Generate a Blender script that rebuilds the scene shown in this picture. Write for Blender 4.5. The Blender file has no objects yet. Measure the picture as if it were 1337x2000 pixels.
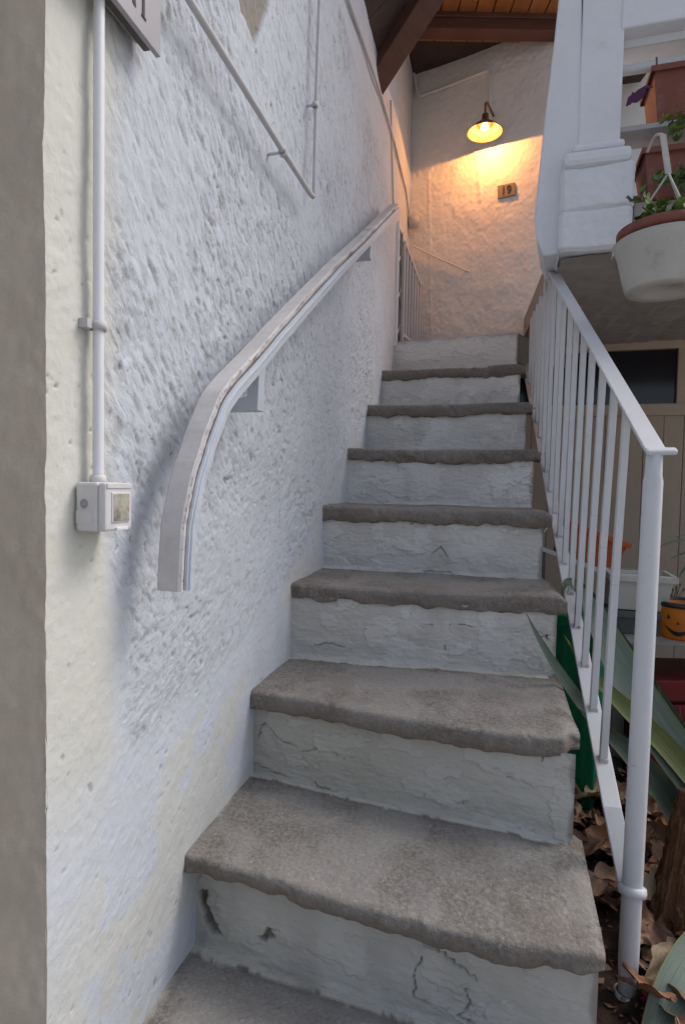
import bpy, math, random
import numpy as np
from mathutils import Vector, Matrix

random.seed(7)
rng = np.random.default_rng(11)
S = bpy.context.scene
COL = S.collection

# ------------------------------------------------------------------ camera
EYE = np.array([0.0, 0.0, 1.0])
F, PITCH, ROLL = 1150.0, 0.04404, 0.02016          # focal length in photo pixels (1337 x 2000)
_cp, _sp, _cr, _sr = math.cos(PITCH), math.sin(PITCH), math.cos(ROLL), math.sin(ROLL)
FW = np.array([0, _cp, -_sp]); _r0 = np.array([1.0, 0, 0]); _u0 = np.array([0, _sp, _cp])
RT = _cr * _r0 + _sr * _u0
UP = -_sr * _r0 + _cr * _u0
cam = bpy.data.cameras.new('camera'); camo = bpy.data.objects.new('camera', cam); COL.objects.link(camo)
cam.sensor_fit = 'VERTICAL'; cam.sensor_height = 36.0; cam.lens = 36.0 * F / 2000.0
cam.clip_start = 0.02; cam.clip_end = 500
M = Matrix.Identity(4)
for i in range(3):
    M[i][0] = RT[i]; M[i][1] = UP[i]; M[i][2] = -FW[i]; M[i][3] = EYE[i]
camo.matrix_world = M
S.camera = camo

# ------------------------------------------------------------------ sky, sun, exposure
w = bpy.data.worlds.new('World'); S.world = w; w.use_nodes = True
nt = w.node_tree; bg = nt.nodes['Background']
sky = nt.nodes.new('ShaderNodeTexSky'); sky.sky_type = 'NISHITA'; sky.sun_disc = False
SUN_DIR = Vector((0.66, 0.20, 0.86)).normalized()
sky.sun_elevation = math.asin(SUN_DIR.z); sky.sun_rotation = math.atan2(SUN_DIR.x, SUN_DIR.y)
sky.air_density = 1.0; sky.dust_density = 4.0; sky.ozone_density = 1.0
hs = nt.nodes.new('ShaderNodeHueSaturation'); hs.inputs['Saturation'].default_value = 0.78      # thin overcast: paler than a clear sky
nt.links.new(sky.outputs[0], hs.inputs['Color']); nt.links.new(hs.outputs[0], bg.inputs[0]); bg.inputs[1].default_value = 0.145
sl = bpy.data.lights.new('sun', 'SUN'); sl.energy = 1.15; sl.angle = math.radians(24); sl.color = (1.0, 0.97, 0.93)
so = bpy.data.objects.new('sun', sl); COL.objects.link(so)
so.rotation_euler = (-SUN_DIR).to_track_quat('-Z', 'Y').to_euler(); so.location = (3, -2, 6)
S.view_settings.view_transform = 'Standard'; S.view_settings.look = 'None'
S.view_settings.exposure = 0.30; S.view_settings.gamma = 1.0; S.view_settings.use_curve_mapping = False
S.cycles.max_bounces = 8; S.cycles.diffuse_bounces = 5

# ------------------------------------------------------------------ geometry of the place
def ray(x, y):
    d = FW + RT * (x - 668.5) / F - UP * (y - 1000) / F
    return d / d[1]
def atY(x, y, Y): return EYE + ray(x, y) * Y
def atZ(x, y, z):
    d = ray(x, y); return EYE + d * ((z - EYE[2]) / d[2])
WA = np.array([-0.384, 0.675]); WD = np.array([0.080, 0.315]); WD = WD / np.linalg.norm(WD)
WN = np.array([WD[1], -WD[0]])                                  # wall normal, towards the stair
def onvert(x, y, A, D):
    d = ray(x, y); k = np.linalg.solve(np.array([[d[0], -D[0]], [d[1], -D[1]]]), A)[0]
    return EYE + d * k
def wall(x, y, off=0.0): return onvert(x, y, WA + WN * off, WD)
CORNER = wall(802, 330)[:2]
BD = np.array([math.cos(math.radians(30)), -math.sin(math.radians(30))]); BN = np.array([BD[1], -BD[0]])
def back(x, y, off=0.0): return onvert(x, y, CORNER + BN * off, BD)
RA = np.array([0.41, 0.654]); RDn = np.array([0.055, 0.287]); RD = RDn / np.linalg.norm(RDn); RN = np.array([RD[1], -RD[0]])
def railp(x, y, off=0.05): return onvert(x, y, RA + RN * off, RD)
def zt(n): return EYE[2] - 0.9039 + 0.21 * n
def Ln(n): return np.array([-0.384 + 0.080 * n, 0.675 + 0.315 * n])
def Rn(n): return np.array([0.41 + 0.055 * n, 0.654 + 0.287 * n])
def sz(P):                                                      # wall coordinates of a point
    return float((P[:2] - WA) @ WD), float(P[2])
def W3(s, z, off=0.0):
    p = WA + WD * s + WN * off; return np.array([p[0], p[1], z])
def B3(s, z, off=0.0):
    p = CORNER + BD * s + BN * off; return np.array([p[0], p[1], z])
def bsz(P): return float((P[:2] - CORNER) @ BD), float(P[2])

# ------------------------------------------------------------------ noise
def _h(ix, iy, iz, seed):
    with np.errstate(over='ignore'):
        n = (ix.astype(np.uint32) * np.uint32(374761393) + iy.astype(np.uint32) * np.uint32(668265263)
             + iz.astype(np.uint32) * np.uint32(2147483647) + np.uint32((seed * 974634541) & 0xffffffff))
        n = (n ^ (n >> np.uint32(13))) * np.uint32(1274126177)
        n = n ^ (n >> np.uint32(16))
        n = n * np.uint32(2246822519); n = n ^ (n >> np.uint32(15))
    return n.astype(np.float64) / 4294967295.0 * 2 - 1
def vn(x, y, z=0.0, seed=1):
    x, y, z = np.broadcast_arrays(np.asarray(x, float), np.asarray(y, float), np.asarray(z, float))
    xf, yf, zf = np.floor(x), np.floor(y), np.floor(z)
    ix, iy, iz = xf.astype(np.int64), yf.astype(np.int64), zf.astype(np.int64)
    fx, fy, fz = x - xf, y - yf, z - zf
    q = lambda t: t * t * t * (t * (t * 6 - 15) + 10)
    fx, fy, fz = q(fx), q(fy), q(fz)
    l = lambda a, b, t: a + (b - a) * t
    c = [[[_h(ix + a, iy + b, iz + e, seed) for e in (0, 1)] for b in (0, 1)] for a in (0, 1)]
    return l(l(l(c[0][0][0], c[1][0][0], fx), l(c[0][1][0], c[1][1][0], fx), fy),
             l(l(c[0][0][1], c[1][0][1], fx), l(c[0][1][1], c[1][1][1], fx), fy), fz)
def fbm(x, y, z=0.0, o=4, seed=1, g=0.5):
    t = 0; a = 1.0; k = 1.0; tot = 0
    for i in range(o):
        t = t + a * vn(np.asarray(x) * k + i * 7.3, np.asarray(y) * k - i * 3.1, np.asarray(z) * k, seed + i * 17)
        tot += a; a *= g; k *= 2.03
    return t / tot
def smooth(a, b, x): t = np.clip((x - a) / (b - a), 0, 1); return t * t * (3 - 2 * t)
def dpoly(x, y, pts):                                          # distance to a polyline
    d = np.full(np.shape(x), 1e9)
    for (x0, y0), (x1, y1) in zip(pts[:-1], pts[1:]):
        vx, vy = x1 - x0, y1 - y0; t = np.clip(((x - x0) * vx + (y - y0) * vy) / (vx * vx + vy * vy + 1e-12), 0, 1)
        d = np.minimum(d, np.hypot(x - x0 - t * vx, y - y0 - t * vy))
    return d
def inpoly(x, y, pts):
    c = np.zeros(np.shape(x), bool); n = len(pts)
    for i in range(n):
        (x0, y0), (x1, y1) = pts[i], pts[(i + 1) % n]
        if y0 == y1: continue
        c ^= ((y0 > y) != (y1 > y)) & (x < (x1 - x0) * (y - y0) / (y1 - y0) + x0)
    return c
def softpoly(x, y, pts, soft):
    d = dpoly(x, y, list(pts) + [pts[0]]); ins = inpoly(x, y, pts)
    return smooth(-soft, soft, np.where(ins, d, -d))

# ------------------------------------------------------------------ materials
def node(t, kind, **kw):
    n = t.nodes.new(kind)
    for k, v in kw.items(): setattr(n, k, v)
    return n
def mat(name, col, rough=0.7, col2=None, scale=20.0, amount=0.6, bump=0.0, bscale=60.0, metal=0.0, spec=0.3,
        stretch=(1, 1, 1), col3=None, scale3=4.0, thr=(0.5, 0.62), coords='Object', bdist=0.002, bump2=0.0, b2scale=300.0, amount3=1.0):
    m = bpy.data.materials.new(name); m.use_nodes = True; t = m.node_tree; b = t.nodes['Principled BSDF']
    b.inputs['Roughness'].default_value = rough; b.inputs['Metallic'].default_value = metal
    b.inputs['Specular IOR Level'].default_value = spec
    L = t.links.new
    tc = node(t, 'ShaderNodeTexCoord'); mp = node(t, 'ShaderNodeMapping'); mp.inputs['Scale'].default_value = stretch
    L(tc.outputs[coords], mp.inputs[0])
    out = None
    rgb = node(t, 'ShaderNodeRGB'); rgb.outputs[0].default_value = (*col, 1); out = rgb.outputs[0]
    if col2:
        n = node(t, 'ShaderNodeTexNoise'); n.inputs['Scale'].default_value = scale; n.inputs['Detail'].default_value = 6; n.inputs['Roughness'].default_value = 0.65
        L(mp.outputs[0], n.inputs['Vector'])
        mr = node(t, 'ShaderNodeMapRange'); mr.inputs[1].default_value = 0.35; mr.inputs[2].default_value = 0.68; mr.inputs[4].default_value = amount
        L(n.outputs[0], mr.inputs[0])
        mx = node(t, 'ShaderNodeMix', data_type='RGBA'); L(mr.outputs[0], mx.inputs[0]); L(out, mx.inputs[6]); mx.inputs[7].default_value = (*col2, 1); out = mx.outputs[2]
    if col3:
        n = node(t, 'ShaderNodeTexNoise'); n.inputs['Scale'].default_value = scale3; n.inputs['Detail'].default_value = 8; n.inputs['Roughness'].default_value = 0.7
        L(mp.outputs[0], n.inputs['Vector'])
        mr = node(t, 'ShaderNodeMapRange'); mr.inputs[1].default_value = thr[0]; mr.inputs[2].default_value = thr[1]; mr.inputs[4].default_value = amount3
        L(n.outputs[0], mr.inputs[0])
        mx = node(t, 'ShaderNodeMix', data_type='RGBA'); L(mr.outputs[0], mx.inputs[0]); L(out, mx.inputs[6]); mx.inputs[7].default_value = (*col3, 1); out = mx.outputs[2]
    L(out, b.inputs['Base Color'])
    if bump:
        n = node(t, 'ShaderNodeTexNoise'); n.inputs['Scale'].default_value = bscale; n.inputs['Detail'].default_value = 5
        L(mp.outputs[0], n.inputs['Vector'])
        bp = node(t, 'ShaderNodeBump'); bp.inputs['Strength'].default_value = bump; bp.inputs['Distance'].default_value = bdist
        L(n.outputs[0], bp.inputs['Height']); last = bp
        if bump2:
            n2 = node(t, 'ShaderNodeTexNoise'); n2.inputs['Scale'].default_value = b2scale; n2.inputs['Detail'].default_value = 3
            L(mp.outputs[0], n2.inputs['Vector'])
            bp2 = node(t, 'ShaderNodeBump'); bp2.inputs['Strength'].default_value = bump2; bp2.inputs['Distance'].default_value = bdist * 0.5
            L(n2.outputs[0], bp2.inputs['Height']); L(bp.outputs[0], bp2.inputs['Normal']); last = bp2
        L(last.outputs[0], b.inputs['Normal'])
    m['_out'] = 0
    return m
def attr_mix(m, attr, col, amount=1.0):
    """mix a colour over a material's base colour where a mesh attribute says so"""
    t = m.node_tree; b = t.nodes['Principled BSDF']; L = t.links.new
    src = b.inputs['Base Color'].links[0].from_socket
    a = node(t, 'ShaderNodeAttribute', attribute_name=attr)
    mu = node(t, 'ShaderNodeMath', operation='MULTIPLY'); mu.inputs[1].default_value = amount; L(a.outputs['Fac'], mu.inputs[0])
    mx = node(t, 'ShaderNodeMix', data_type='RGBA'); L(mu.outputs[0], mx.inputs[0]); L(src, mx.inputs[6]); mx.inputs[7].default_value = (*col, 1)
    L(mx.outputs[2], b.inputs['Base Color']); return m

MT = {}
MT['wall'] = mat('white limewash plaster', (0.565, 0.605, 0.665), 0.9, (0.51, 0.545, 0.595), 9, 0.5, 0.35, 190, spec=0.1, bdist=0.002, bump2=0.4, b2scale=560)
attr_mix(MT['wall'], 'cream', (0.585, 0.585, 0.53)); attr_mix(MT['wall'], 'pit', (0.29, 0.275, 0.27)); attr_mix(MT['wall'], 'stone', (0.30, 0.28, 0.25))
def stroke_mat():
    m = MT['wall']; t = m.node_tree; b = t.nodes['Principled BSDF']; L = t.links.new
    hs_ = []
    for at, seed in (('stroke_up', 0.0), ('stroke_dn', 5.0)):
        a = node(t, 'ShaderNodeAttribute', attribute_name=at); n = node(t, 'ShaderNodeTexNoise'); n.inputs['Scale'].default_value = 1.0; n.inputs['Detail'].default_value = 9; n.inputs['Roughness'].default_value = 0.70; n.inputs['Distortion'].default_value = 0.9
        L(a.outputs['Vector'], n.inputs['Vector']); hs_.append(n.outputs[0])
    lo = node(t, 'ShaderNodeAttribute', attribute_name='low'); mx = node(t, 'ShaderNodeMix'); L(lo.outputs['Fac'], mx.inputs[0]); L(hs_[0], mx.inputs[2]); L(hs_[1], mx.inputs[3])
    am = node(t, 'ShaderNodeAttribute', attribute_name='amp')
    mr = node(t, 'ShaderNodeMapRange', interpolation_type='SMOOTHSTEP'); mr.inputs[1].default_value = 0.26; mr.inputs[2].default_value = 0.58; L(mx.outputs[0], mr.inputs[0])      # plateaus with sharp little pits
    mu = node(t, 'ShaderNodeMath', operation='MULTIPLY'); L(mr.outputs[0], mu.inputs[0]); L(am.outputs['Fac'], mu.inputs[1])
    bp = node(t, 'ShaderNodeBump'); bp.inputs['Strength'].default_value = 0.6; bp.inputs['Distance'].default_value = 0.0046; L(mu.outputs[0], bp.inputs['Height'])
    old = b.inputs['Normal'].links[0].from_socket; L(old, bp.inputs['Normal']); L(bp.outputs[0], b.inputs['Normal'])
    inv = node(t, 'ShaderNodeMapRange', interpolation_type='SMOOTHSTEP'); inv.inputs[1].default_value = 0.42; inv.inputs[2].default_value = 0.35; L(mx.outputs[0], inv.inputs[0])
    m2 = node(t, 'ShaderNodeMath', operation='MULTIPLY'); L(inv.outputs[0], m2.inputs[0]); L(am.outputs['Fac'], m2.inputs[1]); m3 = node(t, 'ShaderNodeMath', operation='MULTIPLY'); m3.inputs[1].default_value = 0.62; L(m2.outputs[0], m3.inputs[0])
    src = b.inputs['Base Color'].links[0].from_socket; mc = node(t, 'ShaderNodeMix', data_type='RGBA'); L(m3.outputs[0], mc.inputs[0]); L(src, mc.inputs[6]); mc.inputs[7].default_value = (0.31, 0.285, 0.285, 1); L(mc.outputs[2], b.inputs['Base Color'])
stroke_mat()
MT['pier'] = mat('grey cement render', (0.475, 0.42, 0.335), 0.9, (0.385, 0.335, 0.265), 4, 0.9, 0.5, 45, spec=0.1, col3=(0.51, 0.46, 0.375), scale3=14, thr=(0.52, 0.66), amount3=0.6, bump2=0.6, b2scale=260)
MT['backwall'] = mat('white rough plaster', (0.76, 0.74, 0.71), 0.9, (0.68, 0.66, 0.63), 7, 0.6, 0.45, 55, spec=0.1, bdist=0.003, bump2=0.4, b2scale=240)
MT['white_plaster'] = mat('white painted plaster', (0.74, 0.76, 0.80), 0.85, (0.66, 0.67, 0.70), 8, 0.6, 0.45, 40, spec=0.15, bdist=0.003, bump2=0.3, b2scale=200, col3=(0.46, 0.44, 0.42), scale3=5, thr=(0.58, 0.74), amount3=0.6)
MT['soffit'] = mat('raw grey cement soffit', (0.40, 0.37, 0.345), 0.9, (0.31, 0.285, 0.265), 6, 0.8, 0.8, 30, spec=0.1, stretch=(1, 3.5, 1), bdist=0.006, bump2=0.4, b2scale=120)
MT['tread'] = mat('worn grey stone', (0.295, 0.277, 0.254), 0.88, (0.125, 0.116, 0.106), 125, 0.9, 1.0, 110, spec=0.18, bdist=0.0045, bump2=1.0, b2scale=380, col3=(0.44, 0.425, 0.41), scale3=95, thr=(0.58, 0.70), amount3=1.0)
attr_mix(MT['tread'], 'worn', (0.37, 0.355, 0.335), 0.5)
attr_mix(MT['tread'], 'edge', (0.16, 0.122, 0.095), 0.85); attr_mix(MT['tread'], 'wash', (0.62, 0.60, 0.54))
attr_mix(MT['tread'], 'stain', (0.17, 0.15, 0.13), 0.4)
MT['riser'] = mat('patched white riser plaster', (0.57, 0.56, 0.54), 0.9, (0.48, 0.468, 0.445), 14, 0.6, 0.8, 40, spec=0.12, bdist=0.004, bump2=0.5, b2scale=220, stretch=(0.8, 0.8, 2.6))
attr_mix(MT['riser'], 'tone', (0.41, 0.395, 0.345)); attr_mix(MT['riser'], 'white', (0.74, 0.735, 0.72)); attr_mix(MT['riser'], 'dirt', (0.10, 0.075, 0.06))
MT['side'] = mat('dark stair masonry', (0.16, 0.13, 0.115), 0.9, (0.10, 0.08, 0.07), 12, 0.8, 0.6, 30, spec=0.1, bdist=0.006)
MT['iron'] = mat('white gloss painted iron', (0.60, 0.61, 0.63), 0.42, (0.53, 0.54, 0.55), 12, 0.5, 0.35, 45, spec=0.45, bdist=0.0012, col3=(0.34, 0.22, 0.16), scale3=34, thr=(0.66, 0.74), bump2=0.35, b2scale=160)
MT['iron_rusty'] = mat('chipped painted iron', (0.56, 0.56, 0.56), 0.55, (0.42, 0.38, 0.34), 40, 0.8, 0.6, 60, spec=0.3, bdist=0.002, col3=(0.22, 0.13, 0.09), scale3=60, thr=(0.50, 0.62), amount3=0.9)
MT['pvc'] = mat('white plastic', (0.71, 0.72, 0.77), 0.45, (0.66, 0.67, 0.71), 8, 0.5, 0.1, 90, spec=0.4)
MT['conduit_grey'] = mat('greyed conduit', (0.52, 0.52, 0.54), 0.55, (0.42, 0.41, 0.41), 18, 0.7, 0.2, 90, spec=0.3)
MT['box'] = mat('weathered switch plastic', (0.62, 0.61, 0.62), 0.5, (0.54, 0.53, 0.52), 30, 0.6, 0.1, 120, spec=0.35)
MT['switch_glass'] = mat('cloudy switch window', (0.50, 0.485, 0.41), 0.25, (0.15, 0.14, 0.105), 42, 0.9, 0.1, 60, spec=0.5)
MT['rail_wood'] = mat('weathered white painted wood', (0.56, 0.55, 0.55), 0.65, (0.44, 0.42, 0.41), 14, 0.7, 0.5, 70, spec=0.25, stretch=(1, 1, 1), bdist=0.0012, col3=(0.26, 0.14, 0.11), scale3=30, thr=(0.68, 0.76))
attr_mix(MT['rail_wood'], 'wear', (0.20, 0.11, 0.09), 0.9)
MT['rail_strip'] = mat('pale blue white gloss paint', (0.50, 0.54, 0.60), 0.45, (0.45, 0.485, 0.535), 10, 0.6, 0.2, 50, spec=0.35, col3=(0.42, 0.38, 0.36), scale3=40, thr=(0.70, 0.78))
MT['sign'] = mat('grey enamel sign', (0.36, 0.35, 0.38), 0.45, (0.31, 0.30, 0.33), 12, 0.6, 0.1, 40, spec=0.35, col3=(0.16, 0.10, 0.09), scale3=45, thr=(0.67, 0.71))
MT['sign_dark'] = mat('dark sign frame', (0.11, 0.095, 0.085), 0.6, (0.07, 0.06, 0.05), 20, 0.7, 0.3, 60)
MT['ink'] = mat('dark lettering', (0.04, 0.036, 0.036), 0.6)
MT['beam'] = mat('red brown varnished timber', (0.125, 0.058, 0.040), 0.55, (0.075, 0.035, 0.026), 5, 0.9, 0.4, 24, spec=0.3, stretch=(1, 1, 7), bdist=0.003)
MT['board'] = mat('varnished pine board', (0.34, 0.135, 0.045), 0.5, (0.22, 0.08, 0.028), 4, 0.9, 0.3, 20, spec=0.35, stretch=(6, 0.8, 1), bdist=0.002)
MT['dark_soffit'] = mat('dark stained roof lining', (0.085, 0.060, 0.052), 0.8, (0.05, 0.036, 0.034), 6, 0.8, 0.4, 20, spec=0.15)
MT['lamp'] = mat('aged brass lamp', (0.20, 0.13, 0.07), 0.5, (0.12, 0.08, 0.05), 30, 0.7, 0.1, 60, metal=0.5)
MT['shade_in'] = mat('cream enamel shade', (0.34, 0.20, 0.075), 0.6)
MT['brass'] = mat('dull brass plate', (0.20, 0.185, 0.16), 0.6, (0.16, 0.145, 0.125), 25, 0.7, 0.2, 60, metal=0.1)
MT['terracotta'] = mat('terracotta plastic', (0.215, 0.078, 0.060), 0.65, (0.17, 0.06, 0.046), 7, 0.7, 0.2, 40, spec=0.25, col3=(0.33, 0.22, 0.18), scale3=9, thr=(0.56, 0.75), amount3=0.5)
MT['orange_pot'] = mat('orange plastic', (0.46, 0.105, 0.035), 0.55, (0.38, 0.08, 0.03), 7, 0.6, 0.15, 40, spec=0.3)
MT['white_pot'] = mat('dusty white plastic', (0.50, 0.49, 0.465), 0.6, (0.42, 0.40, 0.365), 9, 0.8, 0.2, 40, spec=0.3, col3=(0.27, 0.225, 0.175), scale3=11, thr=(0.54, 0.72), amount3=0.7)
MT['dark_pot'] = mat('dark grey plastic', (0.10, 0.105, 0.115), 0.6, (0.075, 0.078, 0.08), 9, 0.7)
MT['black_plastic'] = mat('black plastic', (0.02, 0.02, 0.024), 0.35, spec=0.5)
MT['pumpkin'] = mat('orange glazed tin', (0.58, 0.175, 0.02), 0.5, (0.46, 0.125, 0.015), 14, 0.6, 0.15, 50, spec=0.3)
MT['slab'] = mat('pale worktop', (0.42, 0.41, 0.42), 0.7, (0.32, 0.31, 0.31), 9, 0.7, 0.3, 40)
MT['plank'] = mat('beige painted boards', (0.47, 0.385, 0.30), 0.6, (0.41, 0.335, 0.255), 5, 0.7, 0.2, 22, spec=0.25, stretch=(4, 4, 0.6), bdist=0.0015)
MT['frame'] = mat('beige painted frame', (0.50, 0.41, 0.315), 0.55, (0.44, 0.36, 0.27), 7, 0.7, 0.2, 30)
MT['glass'] = mat('dark window glass', (0.012, 0.012, 0.018), 0.12, spec=0.6)
MT['soil'] = mat('dark garden soil', (0.055, 0.038, 0.030), 0.95, (0.025, 0.016, 0.014), 26, 0.9, 0.9, 60, spec=0.1, bdist=0.01, bump2=0.5, b2scale=200)
MT['paving'] = mat('courtyard paving', (0.42, 0.40, 0.37), 0.85, (0.34, 0.32, 0.30), 4, 0.8, 0.6, 30, spec=0.2)
MT['red'] = mat('dark red plastic', (0.16, 0.012, 0.014), 0.55, (0.10, 0.008, 0.012), 12, 0.7, 0.2, 30)
MT['green'] = mat('green plastic', (0.008, 0.22, 0.10), 0.5, (0.006, 0.17, 0.08), 9, 0.6, 0.15, 30, spec=0.3)
MT['blue'] = mat('blue plastic', (0.01, 0.14, 0.24), 0.45)
MT['pink'] = mat('pink petals', (0.42, 0.015, 0.16), 0.6)
MT['bat'] = mat('purple felt', (0.085, 0.028, 0.072), 0.85, (0.06, 0.02, 0.055), 30, 0.7, 0.4, 120)
MT['rope'] = mat('pale nylon cord', (0.55, 0.52, 0.47), 0.7)
MT['cable_dark'] = mat('brown cable', (0.20, 0.15, 0.12), 0.7)
MT['stem'] = mat('green stem', (0.10, 0.13, 0.04), 0.7)
MT['concrete'] = mat('parapet grey plaster', (0.34, 0.33, 0.32), 0.9, (0.27, 0.26, 0.25), 8, 0.8, 0.5, 30)
MT['trunk'] = mat('fibrous dry agave trunk', (0.185, 0.098, 0.052), 0.9, (0.10, 0.052, 0.03), 14, 0.9, 0.8, 40, spec=0.1, stretch=(3, 3, 0.6), bdist=0.006, bump2=0.5, b2scale=160)
MT['rust'] = mat('rusty iron', (0.22, 0.12, 0.08), 0.9, (0.14, 0.07, 0.05), 40, 0.8, 0.5, 80)
def leafmat(name, c, c2, rough=0.5, edge=None, stretch=(1, 1, 1), scale=12):
    m = mat(name, c, rough, c2, scale, 0.8, 0.15, 40, spec=0.35, stretch=stretch, bdist=0.001)
    if edge:
        attr_mix(m, 'margin', edge); t = m.node_tree; b = t.nodes['Principled BSDF']; L = t.links.new
        a = node(t, 'ShaderNodeAttribute', attribute_name='luv'); n = node(t, 'ShaderNodeTexNoise'); n.inputs['Scale'].default_value = 1.0; n.inputs['Detail'].default_value = 5; L(a.outputs['Vector'], n.inputs['Vector'])      # fibres along the leaf
        mr = node(t, 'ShaderNodeMapRange'); mr.inputs[1].default_value = 0.38; mr.inputs[2].default_value = 0.66; mr.inputs[4].default_value = 0.7; L(n.outputs[0], mr.inputs[0]); src = b.inputs['Base Color'].links[0].from_socket
        mx = node(t, 'ShaderNodeMix', data_type='RGBA'); L(mr.outputs[0], mx.inputs[0]); L(src, mx.inputs[6]); mx.inputs[7].default_value = (c2[0] * 0.7, c2[1] * 0.72, c2[2] * 0.75, 1); L(mx.outputs[2], b.inputs['Base Color'])
        bp = node(t, 'ShaderNodeBump'); bp.inputs['Strength'].default_value = 0.4; bp.inputs['Distance'].default_value = 0.002; L(n.outputs[0], bp.inputs['Height']); L(bp.outputs[0], b.inputs['Normal'])
        attr_mix(m, 'brown', (0.17, 0.11, 0.06), 0.85)
    return m
MT['agave'] = leafmat('blue green agave', (0.18, 0.225, 0.175), (0.14, 0.19, 0.155), 0.55, (0.22, 0.25, 0.10))
MT['agave_dark'] = leafmat('dark agave', (0.055, 0.085, 0.055), (0.04, 0.065, 0.045), 0.5, (0.13, 0.15, 0.05))
MT['agave_yellow'] = leafmat('yellow edged agave', (0.19, 0.21, 0.055), (0.13, 0.17, 0.07), 0.5, (0.26, 0.26, 0.08))
MT['gera'] = leafmat('fresh geranium green', (0.115, 0.20, 0.040), (0.08, 0.15, 0.03), 0.55)
MT['gera2'] = leafmat('yellowing geranium green', (0.24, 0.25, 0.06), (0.15, 0.18, 0.045), 0.55)
MT['gera3'] = leafmat('grey green leaf', (0.15, 0.20, 0.11), (0.11, 0.16, 0.08), 0.6)
MT['dead1'] = leafmat('dry tan leaf', (0.34, 0.22, 0.145), (0.24, 0.145, 0.095), 0.75, scale=25)
MT['dead2'] = leafmat('dry brown leaf', (0.22, 0.13, 0.085), (0.15, 0.085, 0.06), 0.75, scale=25)
MT['dead3'] = leafmat('pale dry leaf', (0.46, 0.36, 0.235), (0.33, 0.22, 0.14), 0.75, scale=25)
MT['dead4'] = leafmat('orange dry leaf', (0.36, 0.18, 0.10), (0.24, 0.11, 0.06), 0.75, scale=25)

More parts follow.
